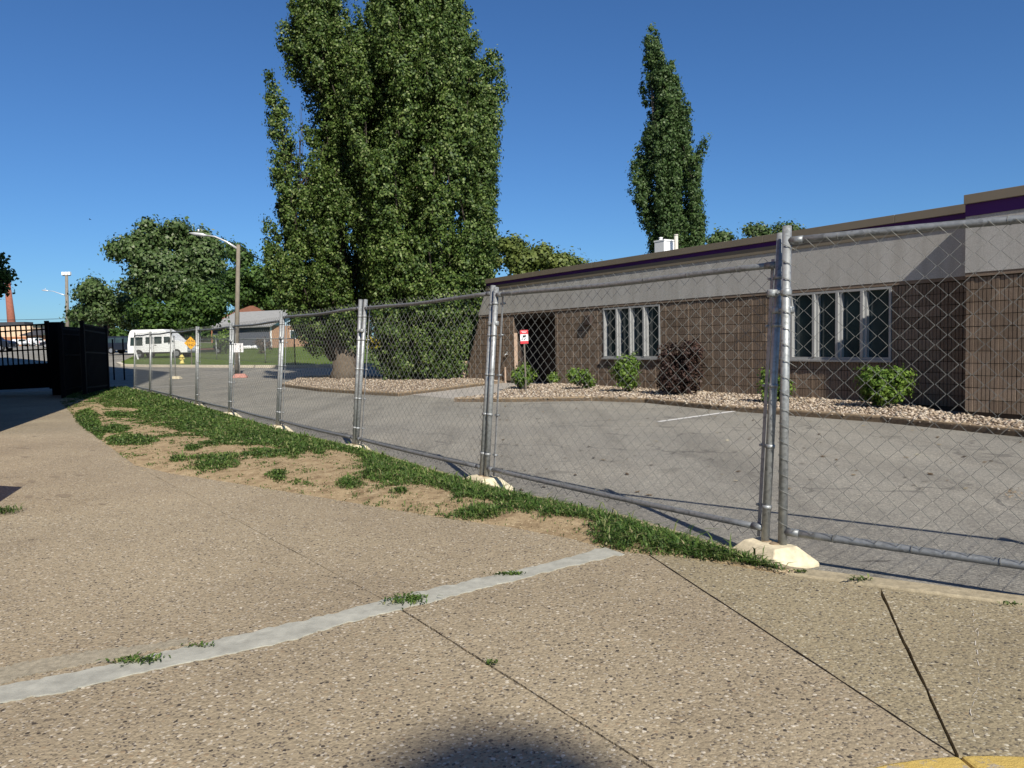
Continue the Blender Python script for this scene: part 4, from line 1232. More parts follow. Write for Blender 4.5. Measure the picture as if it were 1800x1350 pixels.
# ================================================================== temporary fence
BASE = .12
tops = [(1377, 404), (874.5, 500), (638, 525), (496.5, 546), (409, 567), (346, 573), (301, 578), (265, 582), (236, 583)]
bots = [(1355, 955), (851, 838), (625, 782), (489, 748), (404, 725)]
J = [P(u, v, BASE) for u, v in bots]
end = P(236, 683, BASE)
for u, _ in tops[5:8]:
    # remaining joints lie on the straight line to the last post
    a, b = J[4][:2], end[:2]; d = ray(u - 1, 690)
    A = np.array([[b[0] - a[0], -d[0]], [b[1] - a[1], -d[1]]]); k, s = np.linalg.solve(A, CAM[:2] - a)
    J.append(np.array([*(a + (b - a) * k), BASE]))
J.append(end)
Tt = []
for i, (t_, b) in enumerate(zip(tops, J)):
    d = (J[i + 1] - b) if i + 1 < len(J) else b - J[i - 1]
    d = d / np.linalg.norm(d); n = np.array([d[1], -d[0], 0]); pl = np.cross(n, [0, 0, 1.0]); rr = ray(*t_)
    Tt.append(CAM + rr * (((b - CAM) @ pl) / (rr @ pl)))

VP_, HP_ = .100, .118
def chain_mesh(L, Hh, seed, wob, rad=.0019):
    """interlocked zigzag wires, each a thin square-section tube"""
    r_ = np.random.default_rng(seed)
    w2 = HP_ / 2; nc = int(L / w2); nr = int(Hh / (VP_ / 2)) + 1
    ph = r_.uniform(0, 6.28, 6)
    Vs = []; Fs = []; off = 0
    j = np.arange(nr)
    for k in range(nc):
        side = (j + k) % 2
        x = (k + side) * w2; z = j * VP_ / 2
        x = x + np.where(side == 1, -.0035, .0035)                       # hooks pull past each other
        x = x + wob * (np.sin(z * 3.1 + ph[0] + x * 1.1) + .6 * np.sin(z * 7.3 + ph[1] + x * 2.3)) + r_.normal(0, wob * .12, nr)
        z = z + wob * (np.sin(x * 2.7 + ph[2]) + .5 * np.sin(x * 6.1 + z * 2 + ph[3])) + r_.normal(0, wob * .10, nr)
        y = np.where(side == 1, .0026, -.0026) + wob * 1.4 * np.sin(x * 2.0 + z * 1.6 + ph[4])
        p = np.stack([x, y, z], 1)
        t = np.gradient(p, axis=0); t /= np.linalg.norm(t, axis=1)[:, None]
        a = np.cross(t, [0, 1.0, 0]); a /= np.linalg.norm(a, axis=1)[:, None]
        b = np.cross(t, a)
        ring = np.stack([p + a * rad, p + b * rad, p - a * rad, p - b * rad], 1)
        Vs.append(ring.reshape(-1, 3))
        i0 = np.arange(nr - 1)[:, None] * 4; q = np.arange(4)[None]
        Fs.append(np.stack([i0 + q, i0 + (q + 1) % 4, i0 + 4 + (q + 1) % 4, i0 + 4 + q], 2).reshape(-1, 4) + off)
        off += nr * 4
    me = arr_mesh('wire_mesh', np.concatenate(Vs), np.concatenate(Fs), True)
    me.materials.append(M['wire'])
    return me
PL = 3.2
mesh_a = chain_mesh(PL - .20, 1.86, 1, .0055)
mesh_b = chain_mesh(PL - .20, 1.86, 2, .0075)
mesh_flat = chain_mesh(PL - .14, 1.66, 3, .0012)

plabels = [
    'fence panel between the twin near posts and the second pair, crossing the first window',
    'fence panel crossing the big poplar and the gravel tip',
    'fence panel crossing the bare poplar trunk',
    'fence panel crossing the grey roofed house',
    'fence panel crossing the foot of the street lamp pole',
    'fence panel crossing the front of the white van and hydrant',
    'fence panel crossing the middle of the white van',
    'last fence panel, crossing the rear of the white van']
tube_cache = {}
def cyl(name, a, b, r_, parent, mat=None, n=12):
    m_ = MB(); m_.tube([a, b], r_, n); return m_.build(name, mat or M['galv'], parent)
def fence_panel(A, B, TA, TB, label, mesh, post_r=.0255, rail_r=.0205, flat=False, detail=True):
    x = B - A; L = float(np.linalg.norm(x)); x = x / L
    zz = (TA - A) / np.linalg.norm(TA - A) + (TB - B) / np.linalg.norm(TB - B)
    zz = zz - x * (zz @ x) * .6; zz /= np.linalg.norm(zz)
    y = np.cross(zz, x); y /= np.linalg.norm(y); zz = np.cross(x, y)
    Mx = Matrix(((x[0], y[0], zz[0], A[0]), (x[1], y[1], zz[1], A[1]), (x[2], y[2], zz[2], A[2]), (0, 0, 0, 1)))
    e = empty('chain_link_fence', mat=Mx, label=label, cat='fence panel', group='temporary chain link fence panels along the kerb')
    Ha = float((TA - A) @ zz); Hb = float((TB - B) @ zz)
    g_ = .042
    ha, hb = Ha - .01, Hb - random.uniform(.0, .035)
    cyl('post', (g_, 0, -.02), (g_, 0, ha), post_r, e, n=14); cyl('post', (L - g_, 0, -.02), (L - g_, 0, hb), post_r, e, n=14)
    h_ = min(ha, hb)
    rt = h_ - .075; rb = .085
    pts = [(g_ + (L - 2 * g_) * t, .004 * math.sin(t * 7 + L), rt - (0 if flat else .012) * math.sin(math.pi * t) + .004 * math.sin(t * 9)) for t in np.linspace(0, 1, 12)]
    m_ = MB(); m_.tube(pts, rail_r, 12); m_.build('top_rail', M['rail'], e)
    pts = [(g_ + (L - 2 * g_) * t, .003 * math.sin(t * 6), rb - .010 * math.sin(math.pi * t)) for t in np.linspace(0, 1, 12)]
    m_ = MB(); m_.tube(pts, rail_r, 12); m_.build('bottom_rail', M['rail'], e)
    for xx in (g_ + post_r * .9, L - g_ - post_r * .9):      # sleeves where the rails meet the posts
        sg = 1 if xx < L / 2 else -1
        for z in (rt, rb): cyl('rail_sleeve', (xx, 0, z), (xx + sg * .075, 0, z), rail_r + .0025, e, M['rail'])
    if flat:
        o = link('wire_mesh', mesh, e); o.location = (.10, -rail_r - .002, rb + .01); o.scale = ((L - .16) / (PL - .14), 1, (rt - rb - .01) / 1.65)
        for xx in (g_, L - g_):                              # wire ends wound round the posts
            m_ = MB()
            zz_ = rb + .06
            while zz_ < rt:
                m_.tube([(xx - .031, -.004, zz_ + .012), (xx - .018, -.030, zz_ + .004), (xx + .012, -.033, zz_ - .012), (xx + .034, -.012, zz_ - .024), (xx + .075, -.01, zz_ - .05)] if xx < L / 2 else
                        [(xx + .031, -.004, zz_ + .012), (xx + .018, -.030, zz_ + .004), (xx - .012, -.033, zz_ - .012), (xx - .034, -.012, zz_ - .024)], .0024, 4)
                zz_ += VP_
            m_.build('wrap_wire', M['wire'], e)['kind'] = 'stuff'
    else:
        o = link('wire_mesh', mesh, e); o.location = (.115, -rail_r - .003, .015); o.scale = ((L - .23) / (PL - .20), 1, (rt + .055) / 1.85)
        for xx, sg in ((g_ + .072, -1), (L - g_ - .072, 1)):
            m_ = MB(); m_.box((xx - .011, -.034, .02), (xx + .011, -.029, rt + .045)); m_.build('tension_bar', M['galv'], e)
            if detail:
                for z in (.22, .60, .98, 1.36, 1.66):
                    px_ = xx + sg * .072
                    b_ = MB(); b_.tube([(px_, 0, z - .012), (px_, 0, z + .012)], post_r + .004, 12)
                    b_.box((min(px_ + sg * -.03, xx - .012 if sg > 0 else xx + .012), -.040, z - .010), (max(px_ - sg * .03, xx - .012 if sg > 0 else xx + .012), -.0345, z + .010))
                    b_.tube([(xx - sg * .018, -.05, z), (xx - sg * .018, -.02, z)], .009, 8)
                    b_.build('tension_band', M['galv'], e)
    if detail:                                               # wire ties holding the mesh to the rails
        m_ = MB(); k = .35
        while k < L - .2:
            for z in (rt, rb):
                c = [(k + .01 * math.cos(a * 1.0), rail_r * 1.12 * math.cos(a), z + rail_r * 1.12 * math.sin(a)) for a in np.linspace(0, 6.28, 11)]
                m_.tube(c, .0022, 4, False)
            k += .42
        m_.build('wire_tie', M['wire'], e)['kind'] = 'stuff'
        c_ = MB()                                            # clamp joining this panel to its neighbour
        for xx in (g_, -g_):
            c_.tube([(xx, 0, h_ * .80 - .022), (xx, 0, h_ * .80 - .012), (xx, 0, h_ * .80 + .012), (xx, 0, h_ * .80 + .022)], [post_r + .003, post_r + .007, post_r + .007, post_r + .003], 14)
        c_.box((-.04, -.012, h_ * .80 - .014), (.04, .012, h_ * .80 + .014)); c_.tube([(0, -.03, h_ * .80), (0, .03, h_ * .80)], .008, 8)
        c_.build('clamp', M['galv'], e)
    return e
for i in range(8):
    fence_panel(J[i], J[i + 1], Tt[i], Tt[i + 1], plabels[i], mesh_b if i == 0 else mesh_a, detail=i < 5)
# the panel that turns the corner and runs out of the picture
azr = R(127.8)
Rd = np.array([math.sin(azr), math.cos(azr), 0])
RA = J[0] + Rd * .03; RB = RA + Rd * 3.2; RB[2] = BASE - .005
ln = np.array([Rd[1], -Rd[0], 0]); ln = ln if ln[1] > 0 else -ln
RTa = RA + np.array([0, 0, 1.965]) + ln * .10; RTb = RB + np.array([0, 0, 1.965]) + ln * .06
fence_panel(RA, RB, RTa, RTb, 'closest fence panel, crossing the second window and the wall step', mesh_flat, .0275, .023, True)

# concrete feet
cb = None
blabels = ['cream concrete foot under the twin near posts, weeds against its front', 'cream concrete foot under the second pair of posts', 'cream concrete foot under the third pair of posts, by the bare trunk',
           'cream concrete foot under the posts in front of the house corner', 'cream concrete foot under the posts by the street lamp pole', 'cream concrete foot under the posts in line with the amber sign',
           'cream concrete foot under the posts in the middle of the van', 'small looking concrete foot near the far end of the row', 'last concrete foot of the row, by the iron fence']
def foot_mesh(seed):
    r_ = random.Random(seed)
    m_ = MB(); j = lambda: r_.uniform(-.008, .008)
    lv = [(-.25, -.19, 0), (.25, -.19, 0), (.25, .19, 0), (-.25, .19, 0)]
    md = [(-.245, -.185, .03), (.245, -.185, .03), (.245, .185, .03), (-.245, .185, .03)]
    tp = [(-.16, -.09, .125), (.16, -.09, .125), (.16, .09, .125), (-.16, .09, .125)]
    vs = [(x + j(), y + j(), z) for x, y, z in lv + md + tp]
    fs = [(0, 3, 2, 1), (8, 9, 10, 11)]
    for a, b in ((0, 4), (4, 8)):
        fs += [(a + k, a + (k + 1) % 4, b + (k + 1) % 4, b + k) for k in range(4)]
    m_.add(vs, fs)
    return m_
for i, b in enumerate(J):
    d = (J[min(i + 1, len(J) - 1)] - J[max(i - 1, 0)]) if i else (J[1] - J[0])
    e = empty('concrete_foot', (b[0], b[1], .0), math.atan2(d[1], d[0]) + R(random.uniform(-6, 6)), blabels[i], 'fence foot', 'concrete feet of the fence')
    e.scale = (.88, 1, 1); o = foot_mesh(i).build('foot_body', M['cream'], e, .008)
    c_ = MB()
    for xx in (-.042, .042): c_.tube([(xx, 0, .118), (xx, 0, .132)], [.036, .034], 12)
    c_.build('socket', M['edging'], e)
    if i == 0: e.rotation_euler.z = math.atan2(d[1], d[0]) - R(12)
e = empty('concrete_foot', G(309, 666), 0, 'pale foot of a lone post standing out on the street', 'fence foot'); foot_mesh(40).build('foot_body', M['cream'], e, .008)
m_ = MB(); m_.tube([(0, 0, .13), (0, 0, 2.0)], .03, 8)
pe = empty('fence_post', G(309, 666), 0, 'single thin fence post standing out on the street', 'post'); m_.build('pole', M['galv'], pe); cyl('cap', (0, 0, 2.0), (0, 0, 2.03), .034, pe)
e = empty('concrete_foot', G(422, 664), R(10), 'faded red fence foot beside the lamp pole', 'fence foot'); e.scale = (1.35, 1.3, 1.5); foot_mesh(41).build('foot_body', M['pink'], e, .008)
m_ = MB(); m_.tube([(0, 0, .15), (0, 0, 1.2)], .03, 8)
pe = empty('marker_post', G(422, 664), 0, 'thin post with a white plate on the faded red foot', 'post'); m_.build('pole', M['galv'], pe)
m_ = MB(); m_.box((-.30, -.05, 1.2), (.06, -.03, 1.62)); m_.build('plate', M['sign_white'], pe); m_ = MB(); m_.box((.10, -.05, 1.2), (.22, -.03, 1.62)); m_.build('plate', M['sign_white'], pe)
m_ = MB()
a0, a1 = G(262, 681, .005), G(345, 678, .005); nn = np.array([0, .06, 0])
m_.add([a0 - nn, a1 - nn, a1 + nn, a0 + nn], [(0, 1, 2, 3)])
tag(m_.build('stop_line', M['white_paint']), 'thin pale line painted across the street', 'line', kind='structure')

# ================================================================== iron gate on the shaded side
def iron_run(name, A, B, h, sp, label, cat, bar=.016, rails=(.12, .62, .93), post_w=.05, lean=0.0):
    A = np.array(A, float); B = np.array(B, float); L = float(np.linalg.norm((B - A)[:2]))
    e = empty(name, (A[0], A[1], A[2]), math.atan2(B[1] - A[1], B[0] - A[0]), label, cat)
    e.rotation_euler.y = lean
    n = int(L / sp)
    bm = MB(); bm.box((-bar, -bar, .05), (bar, bar, h)); me = bm.mesh('bar'); me.materials.append(M['iron'])
    for k in range(1, n):
        o = link('bar', me, e); o.location = (k * L / n, 0, 0)
    for q in rails:
        m_ = MB(); m_.box((0, -.02, h * q - .02), (L, .02, h * q + .02)); m_.build('rail', M['iron'], e)
    m_ = MB(); m_.box((0, -.02, h - .001), (L, .02, h + .04)); m_.build('rail', M['iron'], e)
    for xx in (0, L):
        m_ = MB(); m_.box((xx - post_w, -post_w, 0), (xx + post_w, post_w, h + .12)); m_.build('post', M['iron'], e)
    return e
ga = P(92, 692, PZ); gb = P(-190, 697, PZ)
gate = iron_run('iron_gate', gb, ga, 1.98, .165, 'black iron gate of upright bars across the shaded driveway', 'gate', lean=-.03)
gl = float(np.linalg.norm((ga - gb)[:2]))
m_ = MB(); m_.box((.06, -.016, .04), (gl - .06, .016, .80)); m_.build('kick_panel', M['iron'], gate)
gp = P(105, 694, PZ)
e = empty('gate_post', gp, R(10), 'thick square black gate post', 'post')
m_ = MB(); m_.box((-.15, -.15, 0), (.15, .15, 2.14)); m_.build('shaft', M['iron'], e, .01); m_ = MB(); m_.box((-.17, -.17, 2.141), (.17, .17, 2.18)); m_.build('cap', M['iron'], e)
iron_run('iron_fence', P(112, 700, PZ), P(160, 688, PZ), 1.92, .13, 'dense black bars folded back beside the gate post', 'fence', .02)
iron_run('iron_fence', P(116, 697, PZ), P(178, 686, PZ), 1.98, .13, 'second dense row of black bars behind the first', 'fence', .02)
iron_run('iron_fence', P(150, 697, PZ), P(190, 687, PZ), 2.05, .14, 'black bar section ending in the grass', 'fence', .018, lean=.02)
m_ = MB(); m_.box((0, -.012, .25), (2.6, .012, 1.68))
so_ = empty('screen_panel', P(114, 696, PZ), math.atan2(*(P(182, 684, PZ) - P(114, 696, PZ))[[1, 0]]), 'black privacy screen behind the folded bars', 'screen')
m_.build('sheet', M['iron'], so_); m_ = MB(); m_.box((-.03, -.03, 0), (.03, .03, 1.75)); m_.box((2.57, -.03, 0), (2.63, .03, 1.75)); m_.build('frame', M['iron'], so_)
for u, lb in ((201, 'thin black post nearer the iron fence'), (219, 'thin black post nearer the van')):
    b = G(u, 668); e = empty('thin_post', b, 0, lb, 'post', 'thin black posts beyond the iron fence'); cyl('pole', (0, 0, 0), (0, 0, 1.9), .035, e, M['iron'], 8); cyl('cap', (0, 0, 1.9), (0, 0, 1.93), .045, e, M['iron'], 8)

# ================================================================== vehicles
def wheel(name, parent, x, y, r_, wd=.2, side=1):
    m_ = MB(); m_.tube([(x, y - wd / 2, r_), (x, y + wd / 2, r_)], r_, 18); t = m_.build(name, M['rubber'], parent)
    m_ = MB(); yy = y + side * (wd / 2 + .004); m_.tube([(x, yy - side * .02, r_), (x, yy + side * .01, r_)], r_ * .58, 14); m_.build('hub', M['hub'], t)
def vehicle(name, loc, rz, prof, wd, mat, wheels, wins, label, cat, wr=.36, extra=None, tumble=.10, bump=None, group=None):
    """side profile (x, z) extruded to width wd with the upper part drawn in"""
    e = empty(name, loc, rz, label, cat, group)
    n = len(prof); zmax = max(p[1] for p in prof); zmid = .55 * zmax
    def yy(z): return wd / 2 - max(0, (z - zmid)) / (zmax - zmid) * tumble
    m_ = MB()
    lo = [(x, -yy(z), z) for x, z in prof]; hi = [(x, yy(z), z) for x, z in prof]
    m_.add(lo + hi, [tuple(range(n)), tuple(range(2 * n - 1, n - 1, -1))] + [(i, n + i, n + (i + 1) % n, (i + 1) % n) for i in range(n)])
    m_.build('body', mat, e, .03)
    for x in wheels:
        for sd in (-1, 1): wheel('wheel', e, x, sd * (wd / 2 - .1), wr, .22, sd)
    for w_ in wins:
        for sd in (-1, 1):
            m_ = MB(); q = [(x, sd * (yy(z) + .006), z) for x, z in w_]; q2 = [(x, sd * (yy(z) - .02), z) for x, z in w_]; k = len(w_)
            m_.add(q + q2, [tuple(range(k)) if sd < 0 else tuple(range(k))[::-1]] + [(i, (i + 1) % k, (i + 1) % k + k, i + k) for i in range(k)])
            m_.build('window', M['glass'], e)
    for sd in (-1, 1):
        x = max(p[0] for p in prof)
        m_ = MB(); m_.box((x - .02, sd * wd * .36 - .12, .72), (x + .012, sd * wd * .36 + .12, .86)); m_.build('headlight', M['hub'], e)
        m_ = MB(); m_.box((-.012, sd * wd * .42 - .06, .75), (.02, sd * wd * .42 + .06, 1.05)); m_.build('tail_light', M['sign_red'], e)
    m_ = MB(); m_.box((max(p[0] for p in prof) - .05, -wd * .46, .40), (max(p[0] for p in prof) + .06, wd * .46, .56)); m_.build('bumper', M['hub'], e)
    m_ = MB(); m_.box((-.07, -wd * .46, .40), (.05, wd * .46, .56)); m_.build('bumper', M['hub'], e)
    return e
vb = G(236, 630, .12)
van_prof = [(0, .42), (0, 1.1), (.10, 1.9), (.22, 2.26), (.40, 2.36), (3.0, 2.36), (3.22, 2.24), (3.4, 2.08), (4.02, 1.46), (4.75, 1.28), (5.0, 1.08), (5.05, .78), (5.02, .42)]
van_w = [[(.24, 1.05), (1.30, 1.05), (1.30, 1.74), (.28, 1.74)], [(1.55, 1.18), (2.15, 1.18), (2.15, 1.74), (1.55, 1.74)], [(2.28, 1.18), (2.92, 1.18), (2.92, 1.76), (2.28, 1.76)], [(3.1, 1.24), (3.98, 1.30), (3.55, 1.74), (3.1, 1.74)]]
van = vehicle('white_van', vb, R(-3), van_prof, 1.95, M['white'], [.95, 4.15], van_w, 'white high roof van parked on the grass with dark side windows', 'van', .36)
m_ = MB(); m_.box((.75, -1.02, .38), (3.7, -.985, .50)); m_.build('running_board', M['rubber'], van)
m_ = MB(); m_.box((2.22, -.995, .5), (2.235, -.97, 1.75)); m_.build('door_seam', M['rubber'], van)
m_ = MB(); m_.box((3.55, -1.16, 1.28), (3.62, -.98, 1.5)); m_.build('mirror', M['rubber'], van)
m_ = MB(); m_.box((2.3, -1.0, 1.05), (2.46, -.976, 1.09)); m_.build('handle', M['rubber'], van)
rb_ = empty('white_board', G(243, 632, .12), 0, 'white plank leaning against the rear wheel of the van', 'board')
m_ = MB(); m_.box((-.06, -.02, 0), (.06, .02, 1.1), Matrix.Rotation(R(-16), 4, 'Y')); m_.build('plank', M['white'], rb_)

suv = [(0, .40), (0, 1.0), (.12, 1.45), (.45, 1.78), (2.7, 1.78), (3.35, 1.22), (4.55, 1.05), (4.75, .85), (4.75, .40)]
suv_w = [[(.4, 1.12), (1.2, 1.12), (1.2, 1.62), (.62, 1.62)], [(1.32, 1.12), (2.1, 1.12), (2.1, 1.64), (1.32, 1.64)], [(2.2, 1.12), (3.1, 1.16), (2.68, 1.62), (2.2, 1.64)]]
sed = [(0, .35), (0, .85), (.7, .98), (1.15, 1.42), (2.5, 1.42), (3.2, .96), (4.3, .84), (4.45, .6), (4.45, .35)]
sed_w = [[(1.0, 1.0), (1.8, 1.0), (1.8, 1.36), (1.24, 1.36)], [(1.9, 1.0), (2.9, 1.0), (2.48, 1.36), (1.9, 1.36)]]
g1 = G(192, 624, .12)
vehicle('parked_car', D(190, 604, 78) * np.array([1, 1, 0]) + np.array([0, 0, zt(0, 78) + .1]), R(-4), suv, 1.9, M['navy'], [.85, 3.85], suv_w, 'dark blue car parked behind the rear of the white van', 'car', .36, group='parked cars in the distance')
vehicle('parked_car', D(-45, 610, 104) * np.array([1, 1, 0]) + np.array([0, 0, zt(0, 104)]), R(4), [(x * 1.05, z * 1.26) for x, z in suv], 2.0, M['navy'], [.9, 4.0], [[(x * 1.05, z * 1.26) for x, z in q] for q in suv_w], 'big black vehicle beyond the gate, seen between its bars', 'car', .42, group='parked cars in the distance')
vehicle('parked_car', D(46, 610, 135) * np.array([1, 1, 0]) + np.array([0, 0, zt(0, 135)]), R(75), sed, 1.8, M['white'], [.8, 3.6], sed_w, 'small white car in front of the dark roofed house', 'car', .32, group='parked cars in the distance')
vehicle('parked_car', D(70, 612, 120) * np.array([1, 1, 0]) + np.array([0, 0, zt(0, 120)]), R(30), sed, 1.8, M['navy'], [.8, 3.6], sed_w, 'small dark car standing beside the gate post line', 'car', .32, group='parked cars in the distance')
vehicle('parked_car', D(18, 607, 150) * np.array([1, 1, 0]) + np.array([0, 0, zt(0, 150)]), R(70), sed, 1.8, M['white'], [.8, 3.6], sed_w, 'white car half hidden behind the big black vehicle', 'car', .32, group='parked cars in the distance')

# ================================================================== houses and far buildings
def house(name, loc, rz, lx, ly, h, rh, wall_mats, roof, label, hip=False, over=.45, gable=None, zdrop=.6, wins=()):
    """walls x 0..lx, y 0..ly; ridge along x; wall at y=0 and wall at x=lx are the ones seen"""
    e = empty(name, loc, rz, label, 'house')
    t = .18
    for nm, a, b, m in (('wall', (t, 0), (lx - t, t), wall_mats[0]), ('wall', (lx - t, 0), (lx, ly), wall_mats[1]), ('wall', (0, 0), (t, ly), wall_mats[0]), ('wall', (t, ly - t), (lx - t, ly), wall_mats[0])):
        m_ = MB(); m_.box((a[0], a[1], -zdrop), (b[0], b[1], h)); m_.build(nm, m, e)
    m_ = MB(); o = over; th = .14
    if hip:
        k = min(lx, ly) / 2
        top = [(k, ly / 2, h + rh), (lx - k, ly / 2, h + rh)]
        bs = [(-o, -o, h), (lx + o, -o, h), (lx + o, ly + o, h), (-o, ly + o, h)]
        m_.add(bs + top + [(x, y, z - th) for x, y, z in bs], [(0, 1, 5, 4), (1, 2, 5), (2, 3, 4, 5), (3, 0, 4), (0, 6, 7, 1), (1, 7, 8, 2), (2, 8, 9, 3), (3, 9, 6, 0), (6, 9, 8, 7)])
    else:
        yl, zl = -o, h - o * rh / (ly / 2)
        m_.prism([(yl, zl), (ly / 2, h + rh), (ly + o, zl), (ly + o, zl + th), (ly / 2, h + rh + th * 1.3), (yl, zl + th)], (0, 1, 0), (0, 0, 1), (1, 0, 0), lx + 2 * o, (-o, 0, 0))
    m_.build('roof', roof, e)
    if not hip:
        for xx in (0, lx - t):
            g_ = MB(); g_.prism([(0.02, h), (ly / 2, h + rh - .03), (ly - .02, h)], (0, 1, 0), (0, 0, 1), (1, 0, 0), t, (xx, 0, 0)); g_.build('gable', gable or wall_mats[1], e)
    for face, a, b, z0, z1 in wins:
        m_ = MB()
        if face == 'y': m_.box((a, -.03, z0), (b, .02, z1))
        else: m_.box((lx - .02, a, z0), (lx + .03, b, z1))
        f_ = m_.build('window', M['white'], e)
        g_ = MB()
        if face == 'y': g_.box((a + .08, -.04, z0 + .08), (b - .08, -.031, z1 - .08))
        else: g_.box((lx + .031, a + .08, z0 + .08), (lx + .04, b - .08, z1 - .08))
        g_.build('pane', M['glass'], f_)
    m_ = MB(); m_.box((lx - .06, -.06, -zdrop), (lx + .06, .06, h)); m_.build('corner_board', M['white'], e)
    return e
# grey-roofed house: its lit gable wall looks towards us, its long side lies in shade
c2 = D(477, 611, 88); zc = c2[2]
rz2 = R(-28)
lx, ly = 9.5, 8.0
x_ax = np.array([math.cos(rz2), math.sin(rz2)])
loc = np.array([c2[0], c2[1]]) - x_ax * lx
house('grey_roofed_house', (loc[0], loc[1], zc), rz2, lx, ly, 2.55, 1.75, (M['blue_siding'], M['brick_tan']), M['roof_grey'], 'small house with grey roof, tan brick end and slate blue side', gable=M['pale_blue'],
      wins=[('y', 2.0, 3.2, 1.0, 2.0), ('x', 3.0, 4.4, 1.0, 2.0)])
c1 = D(448, 600, 112)
house('brown_roofed_house', D(372, 606, 112), R(4), 9.5, 9.0, 3.2, 2.6, (M['brick_orange'], M['brick_orange']), M['roof_brown'], 'orange brick house with a brown hipped roof behind the lamp pole', True,
      wins=[('y', 1.5, 2.6, 1.2, 2.4), ('y', 4.2, 5.4, 1.2, 2.4)])
house('dark_roofed_house', D(48, 612, 170), R(6), 11, 9, 2.9, 2.6, (M['brick_tan'], M['brick_tan']), M['roof_dark'], 'low house with dark hipped roof seen through the gate', True, 1.0,
      wins=[('y', 1.2, 2.6, .6, 2.4), ('y', 5.5, 7.0, .6, 2.4)])
fl = D(-90, 612, 260)
e = empty('factory', fl, R(2), 'long peach coloured factory with dark flat roof at the foot of the chimney', 'factory')
Lf = 125 * 260 / F
m_ = MB(); m_.box((0, 0, -1), (28, 14, 7.2)); m_.build('wall', M['peach'], e)
m_ = MB(); m_.box((-.3, -.3, 7.201), (28.3, 14.3, 7.6)); m_.build('roof', M['roof_dark'], e)
m_ = MB(); m_.box((-.2, -.12, 7.3), (25.5, 5, 8.4)); m_.build('parapet', M['roof_dark'], e)
m_ = MB(); m_.box((18, -.25, -1), (28, -.01, 3.4)); m_.build('brick_base', M['brick_orange'], e)
for k in range(5):
    m_ = MB(); m_.box((3 + k * 2.8, -.06, 1), (4.6 + k * 2.8, .02, 3)); m_.build('window', M['glass'], e)
ch = D(24, 600, 300); 
e = empty('factory_chimney', (ch[0], ch[1], 2), 0, 'tall tapering red brick chimney', 'chimney')
hch = D(16, 497, 300)[2] - 2
m_ = MB(); m_.tube([(0, 0, -2), (-.55, 0, hch * .5), (-1.1, 0, hch - 1.2)], [1.75, 1.4, 1.02], 16); m_.build('shaft', M['brick_red'], e)
m_ = MB(); m_.tube([(-1.1, 0, hch - 1.199), (-1.13, 0, hch - .6), (-1.15, 0, hch)], [1.02, 1.16, 1.1], 16); m_.build('rim', M['brick_red'], e)

# ---- far chain link fence round the lawn
A = G(345, 622, .12); B = G(519, 648, .12)
e = empty('lawn_fence', (0, 0, 0), 0, 'low dark mesh fence around the lawn of the grey roofed house', 'fence')
pa, pb = D(345, 620, 62), D(519, 642, 48)
za, zb = zt(*pa[:2]) + .1, zt(*pb[:2]) + .1
ha, hb = D(345, 596.5, 62)[2], D(519, 595, 48)[2]
m_ = MB(); m_.tube([(pa[0], pa[1], ha), (pb[0], pb[1], hb)], .03, 6); m_.build('rail', M['galv'], e)
for k in range(5):
    t = k / 4; q = pa + (pb - pa) * t; m_ = MB(); m_.tube([(q[0], q[1], zt(q[0], q[1])), (q[0], q[1], ha + (hb - ha) * t + .03)], .035, 6); m_.build('post', M['iron'] if k == 4 else M['galv'], e)
m_ = MB()
for k in range(120):
    t = k / 120; q = pa + (pb - pa) * t; q2 = pa + (pb - pa) * min(1, t + .045); q3 = pa + (pb - pa) * max(0, t - .045)
    h1 = ha + (hb - ha) * t
    m_.tube([(q[0], q[1], zt(q[0], q[1]) + .1), (q2[0], q2[1], h1)], .004, 3, False); m_.tube([(q[0], q[1] + .01, zt(q[0], q[1]) + .1), (q3[0], q3[1] + .01, h1)], .004, 3, False)
m_.build('wire_mesh', M['wire'], e)

# ---- small yard things on the far lawn
def lawn_blob(name, u, v, label, cat, parts):
    b = G(u, v, .12); e = empty(name, b, 0, label, cat)
    for nm, m_, mat in parts: m_.build(nm, mat, e)
m1 = MB(); m1.tube([(0, 0, 0), (0, 0, .05), (0, 0, .06), (0, 0, .42), (0, 0, .43), (0, 0, .47), (0, 0, .56), (0, 0, .62)], [.17, .17, .115, .115, .16, .16, .10, .03], 12)
m2 = MB(); m2.tube([(-.19, 0, .34), (.19, 0, .34)], .05, 8); m3 = MB(); m3.tube([(0, -.18, .32), (0, 0, .32)], .065, 8)
lawn_blob('fire_hydrant', 320, 639, 'yellow fire hydrant on the lawn near the kerb', 'hydrant', [('barrel', m1, M['hydrant']), ('outlet', m2, M['hydrant']), ('nozzle', m3, M['hydrant'])])
for u, v, lb, wd_, hg, mt in ((434, 611, 'longer white bundle lying by the slate blue wall', .9, .22, 'white'), (447, 611, 'short white bundle by the dry bush', .35, .25, 'white')):
    m_ = MB(); m_.tube([(-wd_ * 1.0, 0, .12), (-wd_ * .5, 0, hg * 1.1), (wd_ * .4, 0, hg * 1.2), (wd_ * 1.0, 0, .10)], [.05, .2, .22, .05], 8); lawn_blob('white_bundle', u, v + 4, lb, 'bundle', [('wrap', m_, M[mt])])
b = G(464, 622, .12); t = empty('dry_bush', b, 0, 'brown dry bush in front of the grey roofed house', 'bush')
q = cloud((0, 0, .75), (.75, .5, .75), 60, 12, .12, .2); q = q[q[:, 2] > .03]; link('foliage', crown_mesh(q, .16, 'foliage'), t, plain('dry_bush_twigs', (.11, .085, .07), .9)); m_ = MB(); limb(m_, (0, 0, 0), (.1, 0, 1.2), .04, .02); link('stem', m_.mesh('stem'), t, M['bark'])
